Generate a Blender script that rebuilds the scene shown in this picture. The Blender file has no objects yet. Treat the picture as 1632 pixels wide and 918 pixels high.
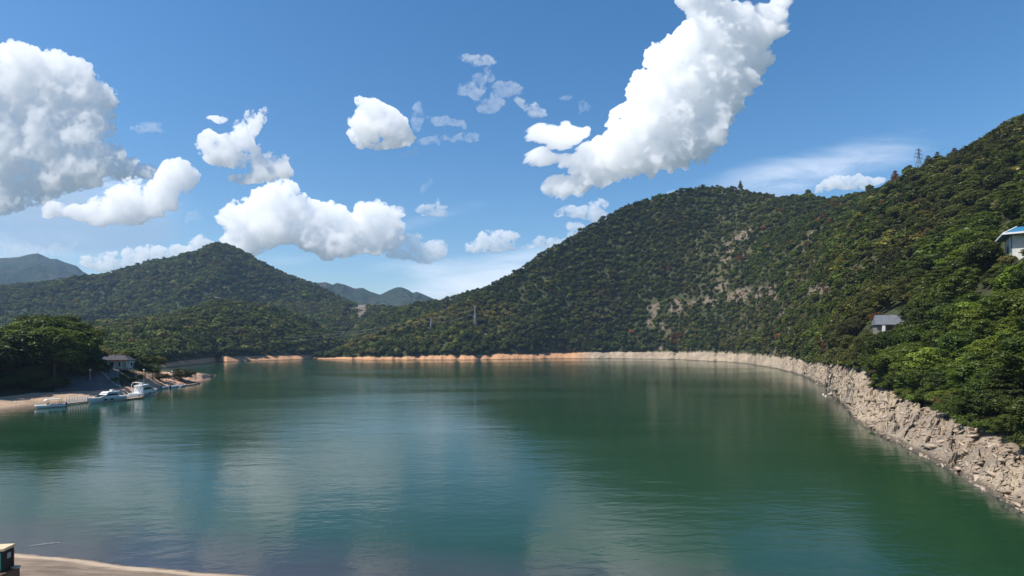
import bpy, math, random
import numpy as np
from mathutils import Vector, Matrix

# ------------------------------------------------------------------ camera, sky, sun, exposure
scene = bpy.context.scene
R = math.radians
FPX, CXP, HOR, CAMZ = 906.0, 816.0, 552.0, 20.0      # the lens: focal length, centre, horizon row, eye height
cam_d = bpy.data.cameras.new('camera'); cam = bpy.data.objects.new('camera', cam_d)
scene.collection.objects.link(cam); scene.camera = cam
cam.location = (0, 0, CAMZ); cam.rotation_euler = (R(90), 0, 0)
cam_d.sensor_width = 36.0; cam_d.lens = 36.0 * FPX / 1632.0
cam_d.shift_y = (HOR - 459.0) / 1632.0
cam_d.clip_start = 0.1; cam_d.clip_end = 30000

SUN_AZ, SUN_EL = R(-108), R(55)                        # azimuth from +Y, negative is towards -X
sun_dir = Vector((math.sin(SUN_AZ) * math.cos(SUN_EL), math.cos(SUN_AZ) * math.cos(SUN_EL), math.sin(SUN_EL)))
sd = bpy.data.lights.new('sun', 'SUN'); sd.energy = 5.0; sd.angle = R(0.53); sd.color = (1.0, 0.94, 0.85)
so = bpy.data.objects.new('sun', sd); scene.collection.objects.link(so)
so.location = (0, 0, 900); so.rotation_euler = (-sun_dir).to_track_quat('-Z', 'Y').to_euler()

vs = scene.view_settings
vs.view_transform = 'Standard'; vs.look = 'None'; vs.exposure = 0.42; vs.gamma = 1.0; vs.use_curve_mapping = False
scene.cycles.use_denoising = True
scene.cycles.max_bounces = 48; scene.cycles.diffuse_bounces = 2; scene.cycles.glossy_bounces = 3
scene.cycles.transmission_bounces = 3; scene.cycles.volume_bounces = 48; scene.cycles.transparent_max_bounces = 12
scene.cycles.caustics_reflective = False; scene.cycles.caustics_refractive = False
scene.cycles.sample_clamp_indirect = 12.0

SKY_STR = 0.08
world = bpy.data.worlds.new('World'); scene.world = world; world.use_nodes = True
world.cycles.sampling_method = 'MANUAL'; world.cycles.sample_map_resolution = 512


class NT:
    """small helper for node trees"""
    def __init__(s, tree): s.t = tree
    def n(s, typ, ins=None, **kw):
        nd = s.t.nodes.new(typ)
        for k, v in kw.items(): setattr(nd, k, v)
        if ins:
            for k, v in ins.items():
                sock = nd.inputs[k]
                if isinstance(v, bpy.types.NodeSocket): s.t.links.new(v, sock)
                else: sock.default_value = v
        return nd
    def math(s, op, a, b=None, c=None, clamp=False):
        nd = s.t.nodes.new('ShaderNodeMath'); nd.operation = op; nd.use_clamp = clamp
        for i, v in enumerate((a, b, c)):
            if v is None: continue
            if isinstance(v, bpy.types.NodeSocket): s.t.links.new(v, nd.inputs[i])
            else: nd.inputs[i].default_value = v
        return nd.outputs[0]
    def vec(s, op, a, b=None, scale=None):
        nd = s.t.nodes.new('ShaderNodeVectorMath'); nd.operation = op
        for i, v in enumerate((a, b)):
            if v is None: continue
            if isinstance(v, bpy.types.NodeSocket): s.t.links.new(v, nd.inputs[i])
            else: nd.inputs[i].default_value = v
        if scale is not None:
            if isinstance(scale, bpy.types.NodeSocket): s.t.links.new(scale, nd.inputs['Scale'])
            else: nd.inputs['Scale'].default_value = scale
        return nd.outputs['Value'] if op in ('DOT_PRODUCT', 'LENGTH', 'DISTANCE') else nd.outputs[0]
    def smooth(s, x, a, b, lo=0.0, hi=1.0, interp='SMOOTHSTEP'):
        nd = s.n('ShaderNodeMapRange', {'Value': x, 'From Min': a, 'From Max': b, 'To Min': lo, 'To Max': hi}, interpolation_type=interp)
        return nd.outputs[0]
    def mix(s, f, a, b, blend='MIX'):
        nd = s.t.nodes.new('ShaderNodeMix'); nd.data_type = 'RGBA'; nd.blend_type = blend
        for i, v in ((0, f), (6, a), (7, b)):
            if isinstance(v, bpy.types.NodeSocket): s.t.links.new(v, nd.inputs[i])
            elif i == 0: nd.inputs[0].default_value = v
            else: nd.inputs[i].default_value = (*v, 1.0) if len(v) == 3 else v
        return nd.outputs[2]
    def noise(s, vec, scale, detail=4, rough=0.5, dist=0.0, dim='3D'):
        return s.n('ShaderNodeTexNoise', {'Vector': vec, 'Scale': scale, 'Detail': detail, 'Roughness': rough, 'Distortion': dist}, noise_dimensions=dim)



def uv(px, py): return ((px - CXP) / FPX, (HOR - py) / FPX)
# thin high veils (too thin to have a form): px, py, rx, ry, turn, weight
VEIL = [(770,455,190,48,-14,1.0),(640,425,80,14,0,.45),(1290,275,200,36,-14,.8),(110,330,170,60,0,.9),(20,395,150,26,0,.7),(680,350,90,12,-14,.5),(420,412,120,12,0,.5),(1090,250,50,24,-30,.3)]
DARK = [(30,352,250,58,0,1.2),(160,372,110,26,0,.8)]  # base of the huge cloud, its shade painted into the sky as grey-blue

def blob_sum(nt, p, blobs):
    acc = None
    for (px, py, rx, ry, rot, w) in blobs:
        u, v = uv(px, py)
        m = nt.n('ShaderNodeMapping', {'Vector': p, 'Location': (u, v, 0), 'Rotation': (0, 0, R(-rot)), 'Scale': (1.35 * rx / FPX, 1.35 * ry / FPX, 1)}, vector_type='TEXTURE')
        b = nt.math('MULTIPLY_ADD', nt.vec('DOT_PRODUCT', m.outputs[0], m.outputs[0]), -1.0, 1.0, clamp=True)
        acc = nt.math('MULTIPLY', b, w) if acc is None else nt.math('MULTIPLY_ADD', b, w, acc)
    return acc

wt = world.node_tree; wt.nodes.clear(); nt = NT(wt)
sky = nt.n('ShaderNodeTexSky', sky_type='NISHITA', sun_disc=False, sun_elevation=SUN_EL, sun_rotation=SUN_AZ, altitude=300, air_density=1.15, dust_density=1.0, ozone_density=2.6)
tc = nt.n('ShaderNodeTexCoord')
sep = nt.n('ShaderNodeSeparateXYZ', {0: tc.outputs['Generated']})
ydiv = nt.math('MAXIMUM', sep.outputs['Y'], .05)
p = nt.n('ShaderNodeCombineXYZ', {'X': nt.math('DIVIDE', sep.outputs['X'], ydiv), 'Y': nt.math('DIVIDE', sep.outputs['Z'], ydiv), 'Z': 0.0}).outputs[0]
vp = nt.n('ShaderNodeMapping', {'Vector': p, 'Rotation': (0, 0, R(14)), 'Scale': (1.0, 4.5, 1.0)}).outputs[0]
vn = nt.noise(vp, 5.5, 5, .6, .4)
vm = blob_sum(nt, p, VEIL)
va = nt.math('MULTIPLY', nt.smooth(nt.math('ADD', vn.outputs['Fac'], nt.math('MULTIPLY', vm, .45)), .5, 1.15), vm, clamp=True)
dn = nt.noise(p, 6.0, 3, .5)
dm = blob_sum(nt, p, DARK)
da = nt.math('MULTIPLY', nt.smooth(nt.math('ADD', dn.outputs['Fac'], dm), .8, 1.7), .85)
front = nt.math('GREATER_THAN', sep.outputs['Y'], .06)
skyc = nt.n('ShaderNodeHueSaturation', {'Color': sky.outputs[0], 'Saturation': 1.34, 'Value': 1.34, 'Hue': .5}).outputs[0]
c1 = nt.mix(nt.math('MULTIPLY', va, front), skyc, (.72 / SKY_STR, .79 / SKY_STR, .9 / SKY_STR))
c2 = nt.mix(nt.math('MULTIPLY', da, front), c1, (.27 / SKY_STR, .40 / SKY_STR, .56 / SKY_STR))
bg = nt.n('ShaderNodeBackground', {'Color': c2, 'Strength': SKY_STR})
wo = nt.n('ShaderNodeOutputWorld', {'Surface': bg.outputs[0]})

# ------------------------------------------------------------------ numbers: seeded noise
def _h(ix, iy, seed):
    h = (ix.astype(np.int64) * 374761393 + iy.astype(np.int64) * 668265263 + seed * 1442695041) & 0xFFFFFFFF
    h = ((h ^ (h >> 13)) * 1274126177) & 0xFFFFFFFF
    h = ((h ^ (h >> 16)) * 2246822519) & 0xFFFFFFFF
    return ((h ^ (h >> 15)) & 0xFFFFFF) / float(0xFFFFFF)
def vnoise(x, y, seed=0):
    """gradient-like value noise in -1..1"""
    x0 = np.floor(x); y0 = np.floor(y); fx = x - x0; fy = y - y0
    fx = fx * fx * fx * (fx * (fx * 6 - 15) + 10); fy = fy * fy * fy * (fy * (fy * 6 - 15) + 10)
    a = _h(x0, y0, seed); b = _h(x0 + 1, y0, seed); c = _h(x0, y0 + 1, seed); d = _h(x0 + 1, y0 + 1, seed)
    return 2 * ((a * (1 - fx) + b * fx) * (1 - fy) + (c * (1 - fx) + d * fx) * fy) - 1
def fbm(x, y, octaves=5, seed=0, gain=.5, lac=2.03):
    s = 0; a = 1.0; t = 0; c, sn = math.cos(.6), math.sin(.6)
    for i in range(octaves):
        s = s + a * vnoise(x, y, seed + i * 17); t += a; a *= gain
        x, y = (x * c - y * sn) * lac + 3.1, (x * sn + y * c) * lac + 1.7
    return s / t
def ridged(x, y, octaves=5, seed=0, gain=.5):
    s = 0; a = 1.0; t = 0; c, sn = math.cos(.7), math.sin(.7)
    for i in range(octaves):
        s = s + a * (1 - 2 * np.abs(vnoise(x, y, seed + i * 13))); t += a; a *= gain
        x, y = (x * c - y * sn) * 2.05 + 5.1, (x * sn + y * c) * 2.05 + 2.7
    return s / t
def cells(x, y, seed=0):
    """nearest jittered lattice point: distance to it, its offset, its id hash"""
    x0 = np.floor(x); y0 = np.floor(y)
    best = np.full(np.shape(x), 9.0); bx = np.zeros(np.shape(x)); by = np.zeros(np.shape(x)); bi = np.zeros(np.shape(x))
    for i in (-1, 0, 1):
        for j in (-1, 0, 1):
            cx = x0 + i; cy = y0 + j
            qx = cx + _h(cx, cy, seed); qy = cy + _h(cx, cy, seed + 5)
            d = (qx - x) ** 2 + (qy - y) ** 2; m = d < best
            best = np.where(m, d, best); bx = np.where(m, x - qx, bx); by = np.where(m, y - qy, by); bi = np.where(m, _h(cx, cy, seed + 9), bi)
    return np.sqrt(best), bx, by, bi
def billow(x, y, octaves=4, seed=0, gain=.55):
    """round heads, each covered with smaller round heads"""
    s = 0; a = 1.0; t = 0
    for i in range(octaves):
        d, _, _, _ = cells(x, y, seed + i * 31)
        s = s + a * np.sqrt(np.clip(1 - d * d * 1.1, 0, 1)); t += a; a *= gain
        x = x * 2.1 + 3.7; y = y * 2.1 + 1.3
    return s / t

# ------------------------------------------------------------------ linking and tagging
def link(o): scene.collection.objects.link(o); return o
def tag(o, label=None, cat=None, group=None, kind=None):
    for k, v in (('label', label), ('category', cat), ('group', group), ('kind', kind)):
        if v: o[k] = v
    return o
def empty(name, loc, rz=0.0, scale=1.0):
    o = link(bpy.data.objects.new(name, None)); o.location = loc; o.rotation_euler = (0, 0, rz); o.scale = (scale,) * 3
    o.empty_display_size = .5; return o
def np_mesh(name, verts, faces, mat=None, smooth=False, attrs=None):
    """verts n x 3, faces: n x 3 or n x 4 array, or a list of such arrays"""
    if not isinstance(faces, list): faces = [faces]
    faces = [np.asarray(f, dtype=np.int32) for f in faces if len(f)]
    me = bpy.data.meshes.new(name)
    me.vertices.add(len(verts)); me.vertices.foreach_set('co', np.asarray(verts, dtype=np.float32).ravel())
    nl = sum(f.size for f in faces); npoly = sum(len(f) for f in faces)
    me.loops.add(nl); me.polygons.add(npoly)
    me.loops.foreach_set('vertex_index', np.concatenate([f.ravel() for f in faces]))
    tot = np.concatenate([np.full(len(f), f.shape[1], dtype=np.int32) for f in faces])
    me.polygons.foreach_set('loop_start', (np.cumsum(tot) - tot).astype(np.int32)); me.polygons.foreach_set('loop_total', tot)
    if smooth: me.polygons.foreach_set('use_smooth', np.ones(npoly, dtype=bool))
    me.update(calc_edges=True)
    for k, v in (attrs or {}).items():
        at = me.attributes.new(k, 'FLOAT', 'POINT'); at.data.foreach_set('value', np.asarray(v, dtype=np.float32).ravel())
    if mat: me.materials.append(mat)
    return me
def obj(name, me, parent=None):
    o = link(bpy.data.objects.new(name, me)); o.parent = parent; return o
def grid_faces(nr, nc, keep=None, flip=False):
    i = np.arange(nr * nc).reshape(nr, nc)
    f = np.stack([i[:-1, :-1], i[:-1, 1:], i[1:, 1:], i[1:, :-1]], -1)
    if flip: f = f[..., ::-1]
    return f.reshape(-1, 4) if keep is None else f[keep]

def material(name):
    m = bpy.data.materials.new(name); m.use_nodes = True; m.node_tree.nodes.clear()
    nt = NT(m.node_tree); out = nt.n('ShaderNodeOutputMaterial'); return m, nt, out
def out_to(nt, out, sh): nt.t.links.new(sh, out.inputs['Surface'])

# ------------------------------------------------------------------ clouds: real forms 3 to 6 km away, lit by the sun
def cloud_material(dens):
    m, nt, out = material('cloud_vapour')
    v = nt.n('ShaderNodeVolumeScatter', {'Color': (1, 1, 1, 1), 'Density': dens, 'Anisotropy': 0.0})
    nt.t.links.new(v.outputs[0], out.inputs['Volume']); return m
_cseed = [3]
def cloud(label, D, blobs, soft=.35, relief=1.0, group=None, step=1.25, top=1.0, dens=None):
    dens = (dens or .0105 * top * top) * 4000.0 / D
    """blobs: px, py, rx, ry, turn, weight, seen from the dam; the cloud stands D metres away with a depth like its height"""
    _cseed[0] += 7; seed = _cseed[0]
    k = D / FPX
    b = np.array([(q[0], q[1], q[2], q[3]) for q in blobs], float)
    x0 = (b[:, 0] - b[:, 2] * 1.6).min() - 12; x1 = (b[:, 0] + b[:, 2] * 1.6).max() + 12
    y0 = (b[:, 1] - b[:, 2:].max(1) * 1.25).min() - 12; y1 = (b[:, 1] + b[:, 2:].max(1) * 1.25).max() + 12
    nx = int((x1 - x0) / step); ny = int((y1 - y0) / step)
    X, Y = np.meshgrid(np.linspace(x0, x1, nx), np.linspace(y0, y1, ny))
    qx = X + 20 * fbm(X / 75, Y / 75, 3, seed) + 9 * fbm(X / 22, Y / 22, 4, seed + 3)
    qy = Y + 16 * fbm(X / 75, Y / 75, 3, seed + 40) + 9 * fbm(X / 22, Y / 22, 4, seed + 43)
    F = 0
    for (px, py, rx, ry, rot, w) in blobs:
        c, s = math.cos(R(rot)), math.sin(R(rot))
        dx = qx - px; dy = qy - py
        u = (dx * c + dy * s) / (rx * 1.3); v = (-dx * s + dy * c) / (ry * 1.3)
        F = F + w * np.clip(1 - u * u - v * v, 0, 1)
    G = 1.25 * (1 - np.exp(-F / .8))
    wx = X + 6 * fbm(X / 16, Y / 16, 4, seed + 60); wy = Y + 6 * fbm(X / 16, Y / 16, 4, seed + 70)
    size = np.sqrt(np.sum(b[:, 2] * b[:, 3])) ** .5 * np.sqrt(b[:, 3].max())
    sc = float(np.clip(size / 42, .38, 1.0))
    bil = billow(wx / (46 * sc), wy / (38 * sc), 5, seed + 80, .66) - .52
    det = fbm(X / (26 * sc), Y / (24 * sc), 7, seed + 90, .68)
    T = G + (1.05 * bil + 1.35 * det) * np.clip(.32 + G, 0, 1) - .30
    T = T - .6 * np.clip(1 - F * 7, 0, 1)
    size = np.sqrt(np.sum(b[:, 2] * b[:, 3])) ** .5 * np.sqrt(b[:, 3].max())
    Tp = np.clip(T, 0, 3)
    H = relief * size * (Tp / (Tp + .6)) * .6 + relief * np.clip(Tp * 2.2, 0, 1) * min(1, size / 45) * (72 * np.clip(bil + .2, 0, 1) + 50 * det)
    H = np.maximum(H, 0)
    keep = (T[:-1, :-1] > 0) | (T[1:, :-1] > 0) | (T[:-1, 1:] > 0) | (T[1:, 1:] > 0)
    kk = np.zeros((ny + 1, nx + 1), int); kk[1:-1, 1:-1] = keep
    rim = (kk[:-1, :-1] + kk[1:, :-1] + kk[:-1, 1:] + kk[1:, 1:]) < 4      # front and back share these points
    H = np.where(rim, 0, np.maximum(H, .3))
    ax = Vector(((b[:, 0].mean() - CXP) / FPX, 1, (HOR - b[:, 1].mean()) / FPX)).normalized()    # the cloud's depth runs along this line
    def pts(dy): return np.stack([(X - CXP) * k + dy * k * ax.x, D + dy * k * ax.y, CAMZ + (HOR - Y) * k + dy * k * ax.z], -1).reshape(-1, 3)
    V = np.concatenate([pts(-H), pts(H * .5)])
    n = nx * ny
    f = grid_faces(ny, nx, keep, True); g = np.where(rim.ravel(), np.arange(n), np.arange(n) + n)[grid_faces(ny, nx, keep)]
    used, inv = np.unique(np.concatenate([f, g]).ravel(), return_inverse=True)
    V = V[used]; fc = inv.reshape(-1, 4)
    me = np_mesh('cloud', V - V.mean(0), fc, cloud_material(dens), True)
    o = obj('cloud', me); o.location = V.mean(0); tag(o, label, 'cloud', group)
    return o
CG = 'cumulus clouds over the lake'
cloud('huge white cumulus towering above the far blue mountain, grey towards its flat base', 7800, [(-60,150,130,75,0,1.2),(20,145,110,62,0,1.1),(112,160,66,52,0,1.0),(60,225,120,70,0,1.0),(-60,265,150,70,0,.8),(148,252,56,30,20,.5),(205,270,60,14,10,.45),(20,285,90,22,0,.35)], .5, .6, CG, 1.2)
cloud('long white cumulus in front of the huge one, pointed at its lower end', 4200, [(215,318,90,34,-14,1.0),(272,292,44,32,-14,.8),(135,335,52,16,0,.7),(308,285,22,12,-20,.35)], .3, .9, CG, 1.1)
cloud('small thin white cloud scrap alone in the blue beside the huge cumulus', 3800, [(232,212,26,8,5,.55),(220,207,12,7,0,.3)], .5, .5, CG, 1.0, .75)
cloud('ragged white cloud high above the pointed mountain, torn with a blue hole', 3700, [(362,238,42,24,0,.85),(397,203,18,28,12,.75),(425,262,42,24,25,.75),(408,285,38,10,0,.5),(352,188,18,6,0,.35),(420,185,8,8,0,.3)], .42, .8, CG, 1.0)
cloud('broad bank of white cumulus heads just right of the pointed mountain summit', 6600, [(425,355,68,42,0,.95),(442,318,30,28,0,.7),(500,365,56,34,0,.8),(530,393,56,20,0,.5),(598,348,36,30,-20,.8),(590,380,54,26,0,.6),(385,372,32,24,0,.5),(520,336,18,16,0,.35),(375,335,14,7,0,.35)], .36, .85, CG, 1.1)
cloud('low white cloud trailing off the end of the broad cumulus bank', 6600, [(668,398,36,15,0,.85),(655,376,18,10,0,.45),(694,404,16,8,0,.35)], .42, .7, CG, 1.0, .95)
cloud('compact rounded white cloud with a pointed top, alone in mid sky', 3500, [(605,208,42,33,8,1.15),(597,178,20,20,0,.7),(642,222,24,16,20,.6)], .3, 1.0, CG, 1.0)
cloud('faint upright wisp beside the compact rounded cloud', 3500, [(667,190,10,22,8,.5),(650,247,13,8,0,.5)], .7, .4, CG, 1.0, .6)
cloud('small ragged cloud topmost in the middle of the sky', 3400, [(755,98,22,10,0,.7),(775,100,10,8,0,.4)], .5, .6, CG, 1.0, .85)
cloud('ragged scrap of cloud lowest left among the torn scraps below the topmost small cloud', 3500, [(745,153,19,12,0,.75)], .6, .5, CG, 1.0, .8)
cloud('ragged scrap of cloud lowest among the torn scraps, between two wider ones', 3500, [(788,167,17,12,0,.75)], .6, .5, CG, 1.0, .8)
cloud('wide torn cloud scrap on the right side of the scraps', 3500, [(812,148,25,10,-15,.7)], .6, .5, CG, 1.0, .75)
cloud('tiny fleck of cloud between the topmost small cloud and the lower scraps', 3500, [(768,130,10,10,0,.65)], .6, .5, CG, 1.0, .7)
cloud('tiny upright fleck of cloud just right of its twin under the topmost small cloud', 3500, [(785,122,8,13,0,.65)], .6, .5, CG, 1.0, .7)
cloud('small slanting cloud between the torn scraps and the great slanting cloud', 3500, [(838,176,22,12,25,.65),(856,184,12,7,0,.4)], .5, .6, CG, 1.0, .85)
cloud('two thin curved cloud streaks right of the compact rounded cloud', 3600, [(712,198,28,9,22,.62),(738,227,24,7,-14,.55),(692,232,18,8,10,.42)], .6, .4, CG, 1.0, .75)
cloud('little bright oval cloud above the trailing low cloud', 4400, [(688,328,22,10,-5,.85),(700,333,12,6,0,.4)], .4, .7, CG, 1.0, .95)
cloud('tiny slanting cloud wisp above the little oval cloud', 4400, [(668,302,12,6,-35,.5),(678,293,5,7,0,.35)], .6, .4, CG, 1.0, .7)
cloud('white cumulus head low over the valley mouth', 6800, [(785,384,40,17,-8,.8),(800,398,30,12,0,.4)], .42, .8, CG, 1.0, .95)
cloud('row of small white heads sinking behind the wooded hill flank', 6800, [(862,387,24,9,8,.65),(912,372,18,11,-20,.75),(885,385,18,8,0,.4)], .45, .7, CG, 1.0, .9)
cloud('flat white cloud just above the hill flank', 5000, [(932,333,38,12,-8,.75),(952,346,20,9,0,.5)], .42, .7, CG, 1.0, .95)
cloud('great white cumulus slanting steeply up beyond the top of the picture, shaded grey below', 3300, [(1150,55,56,44,0,1.1),(1125,2,36,40,0,.9),(1085,95,44,34,0,.9),(1145,110,66,46,0,1.0),(1205,62,54,22,-42,.8),(1240,14,24,22,0,.8),(1060,148,50,42,0,.9),(1115,175,64,44,0,1.0),(1025,200,46,36,0,.8),(1075,225,66,32,0,.9),(965,236,50,20,-15,.75),(1010,250,72,20,-12,.8),(893,247,44,10,0,.6),(892,206,40,17,0,.8),(936,286,48,11,0,.8),(1115,-60,46,50,0,.9)], .34, 1.0, CG, 1.2)
cloud('faint little cloud flecks beside the lower end of the great slanting cloud', 3500, [(900,157,14,6,0,.5),(924,176,13,8,-25,.5)], .6, .4, CG, 1.0, .7)
cloud('long low white cloud bank resting behind the left shoulder of the pointed mountain', 7000, [(235,413,85,13,-9,.85),(302,400,40,10,-22,.85),(165,420,40,12,0,.7)], .4, .7, CG, 1.0)
cloud('pale low cloud behind the far blue mountain', 7500, [(10,400,60,12,0,.6),(80,396,50,8,0,.35)], .6, .5, CG, 1.2, .6)
cloud('small fading cloud scrap over the left shoulder of the pointed mountain', 5900, [(305,350,13,9,-20,.55)], .6, .5, CG, 1.0, .55)
cloud('white cumulus head peeping over the right ridge', 6800, [(1348,299,42,12,-10,.85),(1374,291,20,10,0,.5),(1330,303,20,8,0,.4)], .4, .8, CG, 1.0)
cloud('tiny bright cloud on the skyline above the saddle of the valley', 7500, [(712,468,20,6,0,.8)], .4, .7, CG, 1.0, .95)
cloud('tiny cloud tip behind the summit of the great wooded hill', 6600, [(1076,301,9,5,0,.7)], .4, .7, CG, 1.0, .95)

# ------------------------------------------------------------------ the land: strips of ground from the waterline up over each ridge
def interp(x, table):
    t = np.array(table, float); return np.interp(x, t[:, 0], t[:, 1])
def depth_of(py, z=0.0): return (CAMZ - z) * FPX / (py - HOR)
def proj(P):
    P = np.asarray(P, float); return CXP + P[..., 0] / P[..., 1] * FPX, HOR - (P[..., 2] - CAMZ) / P[..., 1] * FPX
def ell(px, py, table, soft=.5):
    """mask of patches px, py, rx, ry[, turn] seen on a slope"""
    m = 0
    for q in table:
        c, s = math.cos(R(q[4] if len(q) > 4 else 0)), math.sin(R(q[4] if len(q) > 4 else 0))
        dx = px - q[0]; dy = py - q[1]
        u = (dx * c + dy * s) / q[2]; v = (-dx * s + dy * c) / q[3]
        m = np.maximum(m, np.clip((1.25 - np.sqrt(u * u + v * v)) / soft, 0, 1))
    return m

class Strip: pass
def strip(name, cols, shore, band_y, band_slope, ridge_y, ridge_d, tree_h, relief, rows=(20, 90, 10), seed=1, rscale=150., zfoot=None, gpow=1.0, gul=.5):
    """cols: bearings; shore: distance of the foot; band: bare shore up to the tree line; ridge: skyline and its distance"""
    S = Strip(); S.px = cols; nc = len(cols)
    Y0 = shore(cols); k = (band_y(cols) - HOR) / FPX if band_y else None
    z0 = np.zeros(nc) if zfoot is None else zfoot(cols)
    if band_y is not None:
        Y1 = (CAMZ + band_slope * Y0) / (band_slope + k); z1 = np.maximum(band_slope * (Y1 - Y0), .5); Y1 = Y0 + z1 / band_slope
    else:
        Y1 = Y0 + 4; z1 = z0 + 1
    Yr = ridge_d(cols); zr = CAMZ + (HOR - ridge_y(cols)) / FPX * Yr - tree_h
    zr = np.maximum(zr, z1 + .5); Yr = np.maximum(Yr, Y1 + 6)
    # above the tree line the slope follows the smoothed shore, so that its small bays do not score the hill
    w = np.exp(-.5 * (np.arange(-30, 31) / 12.0) ** 2); w /= w.sum()
    ext = lambda v: np.convolve(np.pad(v, 30, mode='edge'), w, 'valid')
    Y1s, z1s = ext(Y1), ext(z1)
    P = []
    tt = []
    for i, t in enumerate(np.linspace(-1, 0, 5)[:-1]): P.append((Y0 + t * 14, z0 + t * 5)); tt.append(-1)
    for t in np.linspace(0, 1, rows[0]):
        P.append((Y0 + (Y1 - Y0) * t, z0 + (z1 - z0) * (t ** .85))); tt.append(0)
    tts = np.linspace(0, 1, rows[1] + 1)[1:]
    for t in tts:
        g = t ** gpow; e = math.exp(-t * 14)
        P.append((Y1s + (Yr - Y1s) * t + (Y1 - Y1s) * e, z1s + (zr - z1s) * g + (z1 - z1s) * e)); tt.append(t)
    for t in np.linspace(0, 1, rows[2] + 1)[1:]:
        P.append((Yr * (1 + .28 * t), zr - (zr - 5) * .75 * t ** 1.3)); tt.append(1 + t)
    Y = np.array([a for a, _ in P]); Z = np.array([b for _, b in P]); T = np.array(tt)[:, None] * np.ones(nc)
    X = (cols[None, :] - CXP) / FPX * Y
    # relief on the slope, kept under the line of sight to the ridge so that the skyline stays
    env = np.clip(np.sin(np.clip(T, 0, 1) * math.pi), 0, 1) ** .7 * (T > 0)
    n = ridged(X / rscale, Y / (rscale * 1.5), 4, seed) * gul + fbm(X / (rscale * .5), Y / (rscale * .5), 4, seed + 50) * .5
    Z = Z + env * relief * n + np.where(T > 0, 1.2 * fbm(X / 14, Y / 14, 3, seed + 90), 0) * np.clip(T * 12, 0, 1)
    los = CAMZ + (zr - CAMZ)[None, :] * Y / Yr[None, :]
    Z = np.where((T > 0) & (T < 1), np.minimum(Z, los - 2.0 * (1 - T)), Z)
    Z = np.where((T > 0), np.maximum(Z, (z0 + (z1s - z0) * .6)[None, :] * np.ones_like(Z)), Z) if zfoot is None else Z
    S.P = np.stack([X, Y, Z], -1); S.T = T; S.name = name
    return S
def hit(S, px, py):
    """the point of the ground that is seen at px, py"""
    c = np.interp(px, S.px, np.arange(len(S.px))); i = int(min(c, len(S.px) - 2)); f = c - i
    col = S.P[:, i] * (1 - f) + S.P[:, i + 1] * f
    yy = HOR - (col[:, 2] - CAMZ) / col[:, 1] * FPX
    for r in range(4, len(yy) - 1):
        if yy[r] >= py >= yy[r + 1]:
            g = (yy[r] - py) / max(yy[r] - yy[r + 1], 1e-6); return Vector(col[r] * (1 - g) + col[r + 1] * g)
    return Vector(col[int(np.argmin(yy))])
def ground_at(S, px, Y):
    c = np.interp(px, S.px, np.arange(len(S.px))); i = int(min(c, len(S.px) - 2)); f = c - i
    col = S.P[:, i] * (1 - f) + S.P[:, i + 1] * f
    return float(np.interp(Y, col[4:, 1], col[4:, 2]))

# slabs and ledges of broken rock: every cell is a tilted facet with its own height
def facets(X, Y, size, tilt, jump, seed, stretch=(1, 1), turn=0.5):
    c, s = math.cos(turn), math.sin(turn)
    u = (X * c + Y * s) / (size * stretch[0]); v = (-X * s + Y * c) / (size * stretch[1])
    w = .35 * fbm(u * 1.1, v * 1.1, 3, seed + 7)
    d, bx, by, bi = cells(u + w, v - w, seed)
    a = bi * 6.28318 * 3
    return jump * (bi - .5) + tilt * size * (bx * np.cos(a) + by * np.sin(a)), bi

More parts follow.
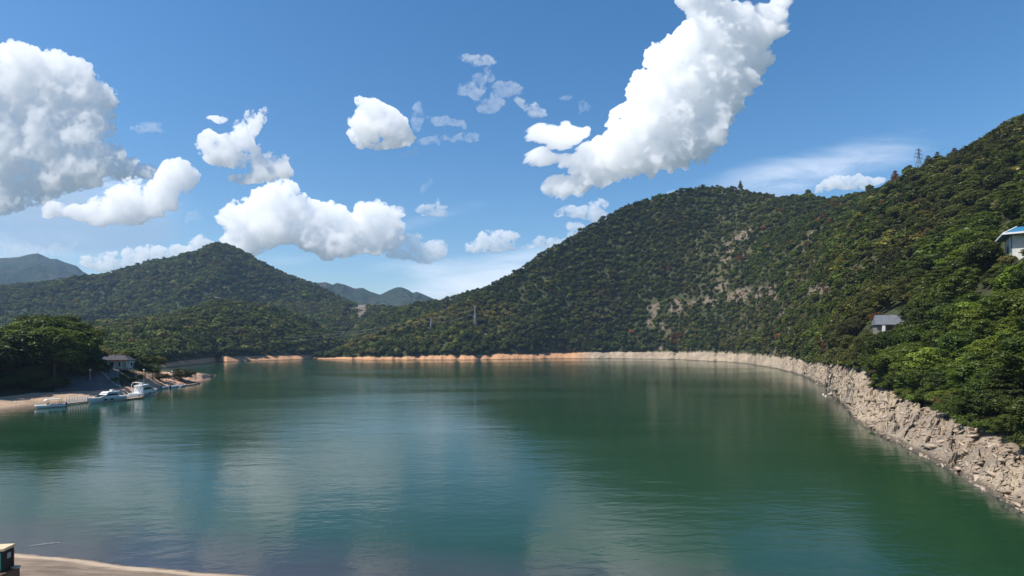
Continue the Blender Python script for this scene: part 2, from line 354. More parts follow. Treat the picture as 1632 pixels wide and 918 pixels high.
# ---- materials of the ground
def ground_material(name, soil=(.045, .05, .022), rock=(.33, .29, .24), sand=(.50, .275, .145), grass=(.05, .058, .022), scale=1.0):
    m, nt, out = material(name)
    pos = nt.n('ShaderNodeNewGeometry').outputs['Position']
    A = lambda n: nt.n('ShaderNodeAttribute', attribute_name=n).outputs['Fac']
    n1 = nt.noise(pos, .35 * scale, 6, .65).outputs['Fac']; n2 = nt.noise(pos, .045 * scale, 5, .6).outputs['Fac']
    n3 = nt.noise(pos, 2.2 * scale, 5, .7).outputs['Fac']
    floor = nt.mix(nt.smooth(n2, .38, .62), soil, grass)
    floor = nt.mix(nt.smooth(n1, .35, .7, 0, .7), floor, tuple(c * .5 for c in soil))
    bare = nt.mix(nt.smooth(n1, .36, .6), (.075, .058, .045), (.19, .148, .115))
    bare = nt.mix(nt.smooth(n3, .5, .72, 0, .5), bare, (.30, .25, .205))
    bare = nt.mix(nt.smooth(nt.noise(pos, .16 * scale, 4, .6).outputs['Fac'], .48, .6, 0, .85), bare, (.095, .08, .04))
    grs = nt.mix(nt.smooth(n1, .3, .7), (.085, .078, .036), (.055, .056, .024))
    c = nt.mix(A('grassy'), floor, grs)
    c = nt.mix(nt.smooth(nt.math('ADD', A('bare'), nt.math('MULTIPLY_ADD', n1, .9, -.45)), .35, .6), c, bare)
    rk = nt.mix(nt.smooth(n3, .3, .7), (.22, .172, .118), (.50, .415, .295))
    rk = nt.mix(nt.smooth(n1, .5, .72, 0, .6), rk, (.30, .205, .14))
    rk = nt.mix(nt.smooth(n2, .42, .6, 0, .6), rk, (.20, .155, .115))
    rk = nt.mix(nt.smooth(nt.noise(nt.n('ShaderNodeMapping', {'Vector': pos, 'Scale': (.25, .25, 1.6)}).outputs[0], 1.0, 5, .7).outputs['Fac'], .52, .68, 0, .6), rk, (.13, .11, .09))
    rk = nt.mix(nt.math('MULTIPLY', A('cell'), .45), rk, (.16, .14, .13))
    sd_ = nt.mix(nt.smooth(n1, .35, .65), sand, tuple(c_ * .75 for c_ in sand))
    sd_ = nt.mix(nt.smooth(n3, .5, .8, 0, .5), sd_, (.62, .47, .36))
    shore_c = nt.mix(nt.smooth(nt.math('ADD', A('rocky'), nt.math('MULTIPLY_ADD', n1, .6, -.3)), .3, .7), sd_, rk)
    z = nt.n('ShaderNodeSeparateXYZ', {0: pos}).outputs['Z']
    wet = nt.smooth(nt.math('ADD', z, nt.math('MULTIPLY_ADD', n1, .8, -.4)), .2, 1.3, .34, 1.0)
    shore_c = nt.vec('SCALE', shore_c, scale=wet)
    c = nt.mix(A('shore'), c, shore_c)
    bmp = nt.n('ShaderNodeBump', {'Height': nt.math('ADD', n3, nt.math('MULTIPLY', n1, 2.0)), 'Strength': .5, 'Distance': .35 / scale})
    b = nt.n('ShaderNodeBsdfPrincipled', {'Base Color': c, 'Roughness': .9, 'Normal': bmp.outputs[0], 'Specular IOR Level': .2})
    out_to(nt, out, b.outputs[0]); return m
G_MAT = ground_material('slope_ground')

def build_strip(S, label_name, mat, rocky=None, bare=None, grassy=None, facet=False):
    X, Y, Z = S.P[..., 0], S.P[..., 1], S.P[..., 2]
    px, py = proj(S.P)
    cell = np.zeros_like(X)
    band = (S.T <= 0) * 1.0
    if facet:
        e = (S.T == 0) * 1.0; dist = np.sqrt(X * X + Y * Y)
        z1 = np.max(np.where(S.T == 0, Z, 0), 0)[None, :]
        h = np.clip(Z / 1.2, 0, 1) * np.clip((z1 + .4 - Z) / 1.5, .25, 1) * e
        rk = rocky(px, X)
        f1, b1 = facets(X, Y, 6.5, .25, 1.6, 11, (1.8, .7), .9); f2, b2 = facets(X, Y, 2.6, .38, 1.1, 12, (1.9, .7), .75); f3, b3 = facets(X, Y, 1.0, .4, .5, 13, (1.8, .7), .8)
        nearw = np.clip((620 - dist) / 200, 0, 1)
        d = (f1 * .9 + f2 * nearw + f3 * nearw) * rk + (1 - rk) * .5 * fbm(X / 7, Y / 7, 4, 5)
        far = (ridged((X + Y * .8) / 11, (Y - X * .3) / 6, 4, 44) * .6 + fbm(X / 4, Y / 4, 3, 45) * .6) * (1 - nearw)
        S.P[..., 2] += h * (d + far)
        S.P[..., 0] += h * rk * nearw * (f2 * .35 + f3 * .3); S.P[..., 1] += h * rk * nearw * (f2 * -.3)
        cell = np.clip(b2 * .5 + b3 * .5, 0, 1) ** 1.5
    at = {'shore': np.clip(band, 0, 1), 'cell': cell,
          'rocky': rocky(px, X) * np.ones_like(X) if rocky else np.zeros_like(X),
          'bare': bare(px, py, X, Y, Z) * (S.T > 0) if bare else np.zeros_like(X),
          'grassy': grassy(px, py, X, Y, Z) if grassy else np.zeros_like(X)}
    S.bare = at['bare']
    nr, nc = X.shape
    o = obj(label_name, np_mesh(label_name, S.P.reshape(-1, 3), grid_faces(nr, nc), mat, False, at)); o['kind'] = 'structure'
    return o

# ---- the great wooded hill on the right and its shore
RS = [(480,571.5),(515,572.5),(560,573.5),(600,573.8),(700,574),(800,573),(900,571.5),(1000,571.8),(1080,573.2),(1150,576.5),(1200,581),(1240,588),(1290,603),(1318,618),(1324,630),(1350,651),(1362,672),(1400,692),(1440,712),(1500,742),(1560,775),(1632,817),(1750,890),(2000,1090),(2400,1500)]
RB = [(480,570.6),(515,570),(540,568.6),(600,567.2),(640,568.6),(700,565.6),(760,567.2),(800,563.6),(850,564),(900,561),(1000,560.5),(1100,561),(1200,565),(1240,568),(1300,576),(1350,583),(1385,592),(1400,618),(1450,640),(1500,655),(1560,690),(1600,703),(1632,716),(1750,770),(2000,900),(2400,1200)]
RR = [(480,571),(505,569),(540,556),(560,545),(600,530),(650,512),(700,498),(720,489),(760,466),(800,442),(830,427),(860,404),(900,382),(940,357),(960,347),(1000,325),(1050,310),(1100,296),(1135,293),(1160,295),(1200,303),(1240,310),(1290,310),(1320,314),(1350,310),(1400,299),(1430,287),(1470,270),(1500,258),(1540,247),(1560,234),(1600,208),(1632,193),(1800,100),(2000,0),(2400,-100)]
RD = [(480,880),(560,905),(650,960),(700,985),(760,1010),(800,1040),(900,1050),(1000,1050),(1135,1060),(1200,1000),(1260,930),(1350,800),(1400,690),(1464,560),(1540,460),(1632,390),(1800,300),(2000,240),(2400,170)]
cA = np.unique(np.concatenate([np.arange(498, 1300, 2.0), np.arange(1300, 1760, 1.1), np.arange(1760, 2400, 6.0)]))
shA = lambda c: depth_of(interp(c, RS) + (.5 * fbm(c / 9, c * 0, 3, 4) + .75 * fbm(c / 27, c * 0, 2, 6)) * np.clip((interp(c, RS) - 570) / 9, .12, 3.2))
hillA = strip('hill', cA, shA, lambda c: interp(c, RB) + (.9 + 2.3 * np.clip((c - 1150) / 100, 0, 1)) * fbm(c / 17, c * 0, 3, 8) - 1.0 * np.clip(ridged(c / 60, c * 0, 2, 18), 0, 1) * np.clip((1250 - c) / 100, 0, 1) + .9, interp(cA, [(1180,.45),(1290,.30),(1400,.22)]), lambda c: interp(c, RR), lambda c: interp(c, RD), 5.5, 27, (64, 130, 8), 5, 170, gul=.8)
BARE_A = [(1070,488,44,11,-5),(1046,515,16,20),(962,499,15,6),(1035,552,18,8),(1200,470,44,16,-8),(1130,478,18,8),(1308,462,24,13),(1158,402,7,30,20),(1185,372,12,22,35),(1286,380,4,24,22),(1252,497,16,6,-25),(1150,455,14,10),(905,492,14,4),(1235,560,14,14),(780,533,5,5),(1470,450,26,8,-15),(1600,690,10,6)]
GRASS_A = [(1230,520,50,46),(1400,440,46,26,-30),(1140,420,60,60,30),(1330,480,60,30),(1060,530,60,34),(1500,410,50,30,-30),(1000,480,60,20),(1280,420,60,50,-20)]
def bareA(px, py, X, Y, Z): return np.clip(fbm(X / 16, Y / 16, 3, 63) * .8 + .75, .25, 1) * np.clip(ell(px + 14 * fbm(X / 22, Y / 30, 3, 61), py + 6 * fbm(X / 20, Y / 25, 3, 62), BARE_A, .7), 0, 1)
def grassA(px, py, X, Y, Z): return np.clip(ell(px, py, GRASS_A, .9) + .8 * fbm(X / 45, Y / 60, 3, 66), 0, 1)
rockyA = lambda px, X: np.clip((px - 840) / 140 + .35 * fbm(px / 30, px * 0, 2, 3), 0, 1)
build_strip(hillA, 'hill', G_MAT, rockyA, bareA, grassA, True)

# ---- the hills round the far bay
cB = np.arange(520, 900, 4.0)
hillB = strip('hill', cB, lambda c: 1030 + 0 * c, None, 0, lambda c: interp(c, [(520,548),(545,538),(570,520),(600,500),(620,491),(640,488),(660,482),(700,477),(720,472),(760,460),(800,452),(900,450)]), lambda c: 1300 + 0 * c, 7, 16, (3, 50, 5), 15, 140)
build_strip(hillB, 'hill', G_MAT)
cC = np.arange(380, 800, 4.0)
hillC = strip('hill', cC, lambda c: 1200 + 0 * c, None, 0, lambda c: interp(c, [(380,500),(440,484),(500,482),(520,483),(545,480),(560,485),(620,487),(650,493),(700,502),(800,520)]), lambda c: 1620 + 0 * c, 7, 24, (3, 60, 5), 25, 180)
CLEAR_C = [(562,495,21,5.5,-6),(572,500,11,9,-30),(600,486,24,2.6)]
build_strip(hillC, 'hill', ground_material('cut_ground', sand=(.5, .26, .17), rock=(.50, .27, .19)), None, lambda px, py, X, Y, Z: ell(px, py, CLEAR_C, .4))
cD = np.unique(np.concatenate([np.arange(-520, 280, 8.0), np.arange(280, 575, 2.0)]))
DS = [(-520,600),(180,596),(298,582.5),(330,579.5),(345,576.5),(360,577.5),(400,575.5),(450,574),(480,573),(497,572),(505,570.8),(520,569.5),(575,569)]
hillD = strip('hill', cD, lambda c: depth_of(interp(c, DS) + .10 * fbm(c / 12, c * 0, 3, 14)), lambda c: interp(c, [(-520,590),(180,588),(298,575),(318,573),(330,571.5),(345,571),(360,569.5),(400,568.6),(430,567.5),(450,568.3),(490,566.8),(510,568.8),(575,568.4)]) + .3 * fbm(c / 20, c * 0, 3, 9), .35,
    lambda c: interp(c, [(-520,540),(0,532),(130,517),(200,510),(250,507),(300,492),(345,477),(400,482),(450,492),(500,512),(540,541),(575,566)]), lambda c: interp(c, [(-520,900),(130,960),(345,1040),(540,1120),(575,1130)]), 7, 13, (12, 80, 6), 35, 130)
build_strip(hillD, 'hill', G_MAT)
cE = np.arange(-560, 680, 4.0)
hillE = strip('mountain', cE, lambda c: 1150 + 0 * c, None, 0, lambda c: interp(c, [(-560,420),(-200,445),(0,457),(60,450),(130,440),(180,432),(215,422),(235,415),(250,412),(280,409),(300,404),(318,399),(330,393),(345,387),(358,390),(372,394),(385,400),(400,409),(430,424),(460,437),(500,451),(530,468),(560,484),(600,496),(680,530)]), lambda c: 1950 + 0 * c, 9, 75, (3, 110, 8), 45, 330, gul=.75, gpow=1.1)
BARE_E = [(338,475,17,3.4,-4),(346,457,30,1.1,2),(385,470,4,1.5),(250,462,8,2),(322,466,12,1.4,10)]
build_strip(hillE, 'mountain', ground_material('mountain_ground', soil=(.03, .045, .02), rock=(.42, .36, .27), scale=.6), None, lambda px, py, X, Y, Z: ell(px, py, BARE_E, .5))

# ---- far ranges: woods are only a texture there
def range_material():
    m, nt, out = material('far_woods')
    pos = nt.n('ShaderNodeNewGeometry').outputs['Position']
    n1 = nt.noise(pos, .05, 6, .7).outputs['Fac']; n2 = nt.noise(pos, .006, 5, .6).outputs['Fac']
    c = nt.mix(nt.smooth(n1, .35, .65), (.016, .028, .020), (.038, .056, .032))  # dark bluish tones put part of the distance haze into the colour
    c = nt.mix(nt.smooth(n2, .55, .68, 0, .8), c, (.085, .065, .055))
    bmp = nt.n('ShaderNodeBump', {'Height': n1, 'Strength': 1.0, 'Distance': 14.0})
    b = nt.n('ShaderNodeBsdfPrincipled', {'Base Color': c, 'Roughness': .95, 'Normal': bmp.outputs[0], 'Specular IOR Level': .05})
    out_to(nt, out, b.outputs[0]); return m
FAR = range_material()
cF = np.arange(440, 860, 2.5)
hillF = strip('mountain', cF, lambda c: 2500 + 0 * c, None, 0, lambda c: interp(c, [(440,455),(490,448),(505,450),(520,449),(530,453),(537,450),(550,453),(565,459),(578,458),(590,464),(606,469),(620,462),(632,457),(640,457),(650,461),(658,466),(664,464),(672,467),(690,475),(720,484),(860,510)]), lambda c: 3700 + 0 * c, 3, 130, (3, 90, 6), 55, 500, gul=.9)
build_strip(hillF, 'mountain', FAR)
cG = np.arange(-600, 420, 3.0)
hillG = strip('mountain', cG, lambda c: 3000 + 0 * c, None, 0, lambda c: interp(c, [(-600,400),(-100,415),(0,411),(30,409),(45,405),(60,403),(72,408),(80,412),(90,412),(105,418),(122,423),(132,432),(150,442),(220,455),(420,480)]), lambda c: 4500 + 0 * c, 3, 170, (3, 90, 6), 65, 600, gul=.9)
build_strip(hillG, 'mountain', FAR)

# ---- the near left bank: beach, embankment, terrace, sandy spit
LS_ = [(-560,770),(-300,711),(-100,672),(0,659),(60,650),(100,645.5),(150,640),(200,633),(225,628.5),(245,623),(262,617.5),(300,613),(322,609),(335,605.5),(340,602),(344,599.5)]
cH = np.unique(np.concatenate([np.arange(-560, -20, 10.0), np.arange(-20, 344.1, 1.0)]))
H0 = depth_of(interp(cH, LS_) + .35 * fbm(cH / 8, cH * 0, 3, 24)); HB = interp(cH, [(-560,400),(100,480),(200,420),(260,385),(300,366),(330,360),(344,386)])
HP = interp(cH, [(-560,12),(150,11.3),(190,10.6),(215,8.6),(250,6.2),(290,5.8),(312,4.6),(328,3.4),(338,1.5),(344,.3)])
HW = interp(cH, [(-560,24),(60,22),(120,17),(190,13),(230,10),(344,8)]); HE = interp(cH, [(-560,56),(100,50),(190,40),(230,40),(260,38),(300,32),(344,14)]); HZ = interp(cH, [(-560,3.2),(120,3.0),(200,3.2),(344,.35)])
rowsH = []
for t in np.linspace(-1, 0, 5)[:-1]: rowsH.append((H0 + 12 * t, 4 * t + 0 * H0))
for t in np.linspace(0, 1, 30): rowsH.append((H0 + HW * t, HZ * t))
for t in np.linspace(0, 1, 31)[1:]: rowsH.append((H0 + HW + (HE - HW) * t, HZ + (HP - HZ) * (t * t * (3 - 2 * t))))
for t in np.linspace(0, 1, 21)[1:]: rowsH.append((H0 + HE + np.maximum(HB - H0 - HE, 4) * t, HP * (1 - t ** 4) - 3 * t ** 8))
YH = np.array([a for a, _ in rowsH]); ZH = np.array([b for _, b in rowsH]); XH = (cH[None, :] - CXP) / FPX * YH
ZH = ZH + np.clip(ZH / 2, 0, 1) * (.35 * fbm(XH / 6, YH / 6, 4, 71) + .12 * fbm(XH / 1.5, YH / 1.5, 3, 72))
bankH = Strip(); bankH.px = cH; bankH.P = np.stack([XH, YH, ZH], -1)
tmp = np.arange(len(YH))[:, None] * np.ones_like(XH)
bankH.T = np.where((tmp < 34) | ((cH[None, :] > 215) & (tmp < 62)), 0.0, .5)
G2 = ground_material('bank_ground', soil=(.05, .055, .025), rock=(.36, .27, .20), sand=(.50, .31, .21))
build_strip(bankH, 'shore', G2, lambda px, X: np.clip((190 - px) / 60, 0, 1) * .55, None, None)

# ------------------------------------------------------------------ ground sheet, dam face, near bank, water
def pbr(name, col, rough=.6, metal=0.0, noise=0.0, nscale=3.0, bump=0.0, spec=.4, alt=None):
    m, nt, out = material(name)
    pos = nt.n('ShaderNodeNewGeometry').outputs['Position'] if noise or bump else None
    c = (*col, 1)
    b = nt.n('ShaderNodeBsdfPrincipled', {'Roughness': rough, 'Metallic': metal, 'Specular IOR Level': spec})
    if pos is not None:
        n = nt.noise(pos, nscale, 6, .65).outputs['Fac']
        a2 = alt or tuple(x * (1 - noise) for x in col)
        c = nt.mix(nt.smooth(n, .35, .68), col, a2); nt.t.links.new(c, b.inputs['Base Color'])
        if bump:
            bp = nt.n('ShaderNodeBump', {'Height': n, 'Strength': .6, 'Distance': bump}); nt.t.links.new(bp.outputs[0], b.inputs['Normal'])
    else: b.inputs['Base Color'].default_value = c
    out_to(nt, out, b.outputs[0]); return m

xs = np.concatenate([np.linspace(-15000, -2000, 8), np.linspace(2000, 15000, 8)]); ys = np.array([-6000, -2000, 0, 2000, 4000, 7000, 15000.])
GX, GY = np.meshgrid(xs, ys); gm = pbr('lowland', (.05, .065, .03), .95, noise=.4, nscale=.01)
obj('ground', np_mesh('ground', np.stack([GX, GY, GX * 0 - 7], -1).reshape(-1, 3), grid_faces(len(ys), len(xs)), gm))['kind'] = 'structure'

# the near bank below the dam: waterline runs from the left edge past the foot of the frame
def bank_line(x): return 44.3 - .2185 * x + .16 * np.sin(x / 4.1) + .08 * np.sin(x / 1.7 + 1)
bx = np.unique(np.concatenate([np.arange(-90, 40, .35), np.arange(-260, 90, 3.0)]))
prof = [(9, -4.2), (6, -2.3), (4.5, -1.3), (3, -.7), (1.5, -.28), (.8, -.12), (0, .02), (-.5, .14), (-1, .25), (-2, .42), (-3, .58), (-4, .74), (-5, .9), (-6, 1.06), (-7, 1.25), (-8, 1.42), (-9, 1.6), (-10, 1.8), (-11, 2.0), (-12, 2.3), (-14, 3.0), (-18, 4.9), (-24, 7.6), (-30, 10.5), (-35, 13.5)]
pr = np.array(prof); dd = np.concatenate([np.linspace(9, 0, 24)[:-1], np.linspace(0, -14, 64)[:-1], np.linspace(-14, -35, 20)])
pz = np.interp(-dd, -pr[:, 0], pr[:, 1])
BX = bx[None, :] * np.ones((len(dd), 1)); BY = bank_line(bx)[None, :] + dd[:, None]
BZ = pz[:, None] + np.clip(pz[:, None] + .6, 0, 1) * (.06 * fbm(BX / 3.5, BY * 1.1, 4, 81) + .05 * fbm(BX * .35, BY * 2.6, 3, 83))
def bank_material():
    m, nt, out = material('silty_bank')
    pos = nt.n('ShaderNodeNewGeometry').outputs['Position']
    sepp = nt.n('ShaderNodeSeparateXYZ', {0: pos})
    st = nt.n('ShaderNodeMapping', {'Vector': pos, 'Rotation': (0, 0, R(12.3)), 'Scale': (.12, 1.6, 3.0)}).outputs[0]
    n = nt.noise(st, 1.0, 6, .62, .6).outputs['Fac']; n2 = nt.noise(pos, 1.8, 6, .7).outputs['Fac']; n3 = nt.noise(pos, .25, 3, .5).outputs['Fac']
    c = nt.mix(nt.smooth(n, .36, .62), (.15, .115, .085), (.26, .20, .145))
    c = nt.mix(nt.smooth(n2, .5, .75, 0, .55), c, (.34, .28, .21))
    c = nt.mix(nt.smooth(n3, .4, .65, 0, .5), c, (.12, .095, .075))
    z = nt.math('ADD', sepp.outputs['Z'], nt.math('MULTIPLY_ADD', n2, .12, -.06))
    pale = nt.math('MULTIPLY', nt.smooth(z, .05, .12), nt.smooth(z, .36, .24))
    c = nt.mix(nt.math('MULTIPLY', pale, .85), c, (.46, .36, .26))
    bp = nt.n('ShaderNodeBump', {'Height': nt.math('ADD', n, n2), 'Strength': .5, 'Distance': .12})
    b = nt.n('ShaderNodeBsdfPrincipled', {'Base Color': c, 'Roughness': .9, 'Normal': bp.outputs[0], 'Specular IOR Level': .2}); out_to(nt, out, b.outputs[0]); return m
o = obj('near_shore', np_mesh('near_shore', np.stack([BX, BY, BZ], -1).reshape(-1, 3), grid_faces(len(dd), len(bx), None, True), bank_material())); o['kind'] = 'structure'

def water_material():
    m, nt, out = material('lake_water')
    pos = nt.n('ShaderNodeNewGeometry').outputs['Position']
    sx = nt.n('ShaderNodeSeparateXYZ', {0: pos})
    shallow = nt.n('ShaderNodeAttribute', attribute_name='shallow').outputs['Fac']
    wind = nt.noise(nt.n('ShaderNodeMapping', {'Vector': pos, 'Rotation': (0, 0, R(8)), 'Scale': (.006, .018, 1)}).outputs[0], 1.0, 4, .55, .6).outputs['Fac']
    m1 = nt.n('ShaderNodeMapping', {'Vector': pos, 'Rotation': (0, 0, R(-18)), 'Scale': (.55, 1.0, 1)}).outputs[0]
    r1 = nt.noise(m1, .75, 3, .5, .3).outputs['Fac']
    r2 = nt.noise(m1, 2.6, 3, .55, .2).outputs['Fac']
    m3 = nt.n('ShaderNodeMapping', {'Vector': pos, 'Rotation': (0, 0, R(10)), 'Scale': (.35, 1.0, 1)}).outputs[0]
    r3 = nt.noise(m3, .17, 2, .5).outputs['Fac']
    hgt = nt.math('MULTIPLY', r1, .042)
    hgt = nt.math('MULTIPLY_ADD', r2, .012, hgt); hgt = nt.math('MULTIPLY_ADD', r3, .09, hgt)
    amp = nt.smooth(wind, .38, .62, .65, 1.05)
    bp = nt.n('ShaderNodeBump', {'Height': nt.math('MULTIPLY', hgt, amp), 'Strength': 1.0, 'Distance': 1.0})
    body = nt.mix(nt.smooth(wind, .35, .65), (.0090, .0370, .0160), (.0115, .0440, .0195))
    body = nt.mix(nt.math('MULTIPLY', shallow, .85), body, (.046, .041, .050))
    b = nt.n('ShaderNodeBsdfPrincipled', {'Base Color': body, 'Roughness': nt.smooth(wind, .35, .65, .08, .13), 'IOR': 1.333, 'Specular IOR Level': .5, 'Normal': bp.outputs[0]})
    out_to(nt, out, b.outputs[0]); return m
# one sheet, finer along the near shores where the bottom shows through
wx = np.unique(np.concatenate([np.arange(-100, 110, 1.5), np.arange(-1600, 1601, 40.0)])); wy = np.unique(np.concatenate([np.arange(-70, 170, 1.5), np.arange(170, 1500, 35.0)]))
WX, WY = np.meshgrid(wx, wy)
d_near = WY - bank_line(WX)
wob = 1.2 * fbm(WX / 6, WY / 5, 3, 91)
sh = np.clip(1 - (d_near + wob * .8) / 12, 0, 1) ** .75 * (WY < 80)
pxw = CXP + WX / np.maximum(WY, 5) * FPX
ysh = np.interp(np.clip(pxw, 1322, 2400), cA, shA(cA)); dr_ = (ysh - WY) * .7
sh2 = np.clip(1 - (dr_ + wob * .6) / 3.6, 0, 1) ** 1.5 * (pxw > 1322) * (WY > 20) * .8
o = obj('water', np_mesh('water', np.stack([WX, WY, WX * 0], -1).reshape(-1, 3), grid_faces(len(wy), len(wx)), water_material(), False, {'shallow': np.maximum(sh, sh2)})); o['kind'] = 'structure'

# ------------------------------------------------------------------ the air over the lake
def haze_box():
    x0, x1, y0, y1, z0, z1 = -6500, 6500, -600, 5700, -8.5, 800
    v = [(x, y, z) for z in (z0, z1) for y in (y0, y1) for x in (x0, x1)]
    f = np.array([(0, 2, 3, 1), (4, 5, 7, 6), (0, 1, 5, 4), (2, 6, 7, 3), (0, 4, 6, 2), (1, 3, 7, 5)])
    m = bpy.data.materials.new('haze'); m.use_nodes = True; m.node_tree.nodes.clear(); nt = NT(m.node_tree); out = nt.n('ShaderNodeOutputMaterial')
    pv = nt.n('ShaderNodeVolumePrincipled', {'Color': (.46, .68, 1.0, 1), 'Density': HAZE, 'Anisotropy': 0.0})
    nt.t.links.new(pv.outputs[0], out.inputs['Volume'])
    o = obj('haze', np_mesh('haze', v, f, m)); o['kind'] = 'stuff'; return o
HAZE = .000058
haze_box()

# ------------------------------------------------------------------ trees
rng = np.random.default_rng(7)
def leaf_quads(C, N, size, rg, longer=1.5):
    """irregular leaf clusters: one bent quad at each centre C facing roughly N"""
    n = len(C); N = N / np.maximum(np.linalg.norm(N, axis=1, keepdims=True), 1e-6)
    a = rg.normal(size=(n, 3)); t = np.cross(N, a); t /= np.maximum(np.linalg.norm(t, axis=1, keepdims=True), 1e-6); b = np.cross(N, t)
    s = size * rg.uniform(.55, 1.35, (n, 1))
    l = longer * rg.uniform(.7, 1.2, (n, 1))
    v = np.stack([C - t * s * l * .5, C - b * s * .5 * rg.uniform(.5, 1.1, (n, 1)) + N * s * .12, C + t * s * l * .5, C + b * s * .5 * rg.uniform(.5, 1.1, (n, 1)) - N * s * .1], 1)
    return v.reshape(-1, 3), np.arange(4 * n).reshape(n, 4)
def crown_points(kind, n, seed):
    """where the leaves of an 8 m tree sit, and where its limbs end"""
    rg = np.random.default_rng(seed); C = []; N = []; ends = []
    if kind == 'broad':
        L = 17; cz, rz, rr = 4.9, 2.9, 3.0
        lobes = []
        for i in range(L):
            th = i * 2.39996 + rg.uniform(-.4, .4); ph = (i + .5) / L
            zz = 1 - 1.55 * ph; r_ = math.sqrt(max(0, 1 - zz * zz)) if zz > -1 else .4
            k = rg.uniform(.5, .88)
            lobes.append((np.array([math.cos(th) * r_ * rr * k, math.sin(th) * r_ * rr * k, cz + zz * rz * k]), rg.uniform(.85, 1.45)))
        lobes.append((np.array([rg.uniform(-.5, .5), rg.uniform(-.5, .5), 7.2]), .9))
        tot = sum(r ** 2 for _, r in lobes)
        for c, r in lobes:
            m = max(6, int(n * r * r / tot)); d = rg.normal(size=(m, 3)); d /= np.linalg.norm(d, axis=1, keepdims=True)
            d[:, 2] = np.where(rg.random(m) < .6, np.abs(d[:, 2]), d[:, 2]); rad = r * rg.uniform(.55, 1.12, (m, 1)) ** .6
            C.append(c + d * rad * np.array([1.15, 1.15, .72])); N.append(d * .6 + np.array([0, 0, .75]) + rg.normal(size=(m, 3)) * .45); ends.append(c)
    elif kind == 'pine':
        tiers = 8; lobes = []
        for i in range(tiers):
            h = 2.3 + 5.5 * i / (tiers - 1); w = (2.75 * (1 - .8 * (i / (tiers - 1)) ** 1.3)) * rg.uniform(.8, 1.1); nb = 5 if i < 5 else 3
            for j in range(nb):
                th = j * 6.283 / nb + i * 1.1 + rg.uniform(-.4, .4)
                for q in (.5, .95):
                    lobes.append((np.array([math.cos(th) * w * q, math.sin(th) * w * q, h + .12 * q * w + rg.uniform(-.12, .12)]), (.5 + .28 * w * .5) * (1.0 if q < .7 else .85)))
        lobes.append((np.array([0, 0, 8.0]), .45))
        tot = sum(r ** 2 for _, r in lobes)
        for c, r in lobes:
            m = max(2, int(n * r * r / tot)); d = rg.normal(size=(m, 3)); d /= np.linalg.norm(d, axis=1, keepdims=True)
            rad = r * rg.uniform(.3, 1.1, (m, 1)) ** .6
            C.append(c + d * rad * np.array([1.2, 1.2, .3])); N.append(d * .5 + np.array([0, 0, .7]) + rg.normal(size=(m, 3)) * .55)
            if r > .6: ends.append(c)
    elif kind == 'sparse':
        for i in range(16):
            th = i * 2.4; zz = rg.uniform(2.4, 7.6); w = rg.uniform(.8, 2.4) * (1 - abs(zz - 4.6) / 5.5)
            c = np.array([math.cos(th) * w, math.sin(th) * w, zz]); r = rg.uniform(.5, .9); ends.append(c)
            m = n // 16; d = rg.normal(size=(m, 3)); d /= np.linalg.norm(d, axis=1, keepdims=True)
            C.append(c + d * r * rg.uniform(.3, 1.15, (m, 1)) * np.array([1, 1, .8])); N.append(d + rg.normal(size=(m, 3)) * .6 + np.array([0, 0, .4]))
    else:  # shrub
        for i in range(9):
            th = i * 2.4; w = rg.uniform(.4, 2.2); c = np.array([math.cos(th) * w, math.sin(th) * w, rg.uniform(1.0, 3.2) * (1 - w / 5)]); r = rg.uniform(.9, 1.5); ends.append(c)
            m = n // 9; d = rg.normal(size=(m, 3)); d /= np.linalg.norm(d, axis=1, keepdims=True); d[:, 2] = np.abs(d[:, 2]) * 1.0 - .2
            C.append(c + d * r * rg.uniform(.55, 1.1, (m, 1)) ** .6 * np.array([1.1, 1.1, .85])); N.append(d * .7 + np.array([0, 0, .6]) + rg.normal(size=(m, 3)) * .4)
    return np.concatenate(C), np.concatenate(N), ends
def tube(path, radii, sides=6):
    V = []; F = []; path = [np.array(p_, float) for p_ in path]
    for i, p_ in enumerate(path):
        d = path[min(i + 1, len(path) - 1)] - path[max(i - 1, 0)]; d /= max(np.linalg.norm(d), 1e-6)
        a = np.cross(d, [0.3, .2, 1.0] if abs(d[2]) < .9 else [1.0, 0, 0]); a /= np.linalg.norm(a); b = np.cross(d, a)
        for s in range(sides):
            t = 6.28318 * s / sides; V.append(p_ + radii[i] * (a * math.cos(t) + b * math.sin(t)))
    for i in range(len(path) - 1):
        for s in range(sides): F.append((i * sides + s, i * sides + (s + 1) % sides, (i + 1) * sides + (s + 1) % sides, (i + 1) * sides + s))
    return V, F
def trunk_mesh(kind, ends, seed, mat):
    rg = np.random.default_rng(seed); V = []; F = []
    def add(v, f): k = len(V); V.extend(v); F.extend([tuple(i + k for i in q) for q in f])
    lean = rg.uniform(-.25, .25, 2); top = {'broad': 6.2, 'pine': 7.9, 'sparse': 7.4, 'shrub': 1.6}[kind]
    pts = [np.array([lean[0] * t + .08 * math.sin(t * 5), lean[1] * t, -0.6 + (top + .6) * t]) for t in np.linspace(0, 1, 7)]
    r0 = {'broad': .19, 'pine': .16, 'sparse': .14, 'shrub': .1}[kind]
    add(*tube(pts, [r0 * (1.25 if i == 0 else 1) * (1 - .82 * i / 6) for i in range(7)]))
    for e_ in list(ends)[:14]:
        z = float(np.clip(e_[2] - 1.2, .4, top * .9)); t = (z + .6) / (top + .6); s = np.array([lean[0] * t, lean[1] * t, z]); mid = (s + e_) / 2 + [0, 0, .15]
        add(*tube([s, mid, e_], [r0 * .42, r0 * .28, r0 * .1], 4))
    return np_mesh('trunk', V, np.array(F), mat, True)

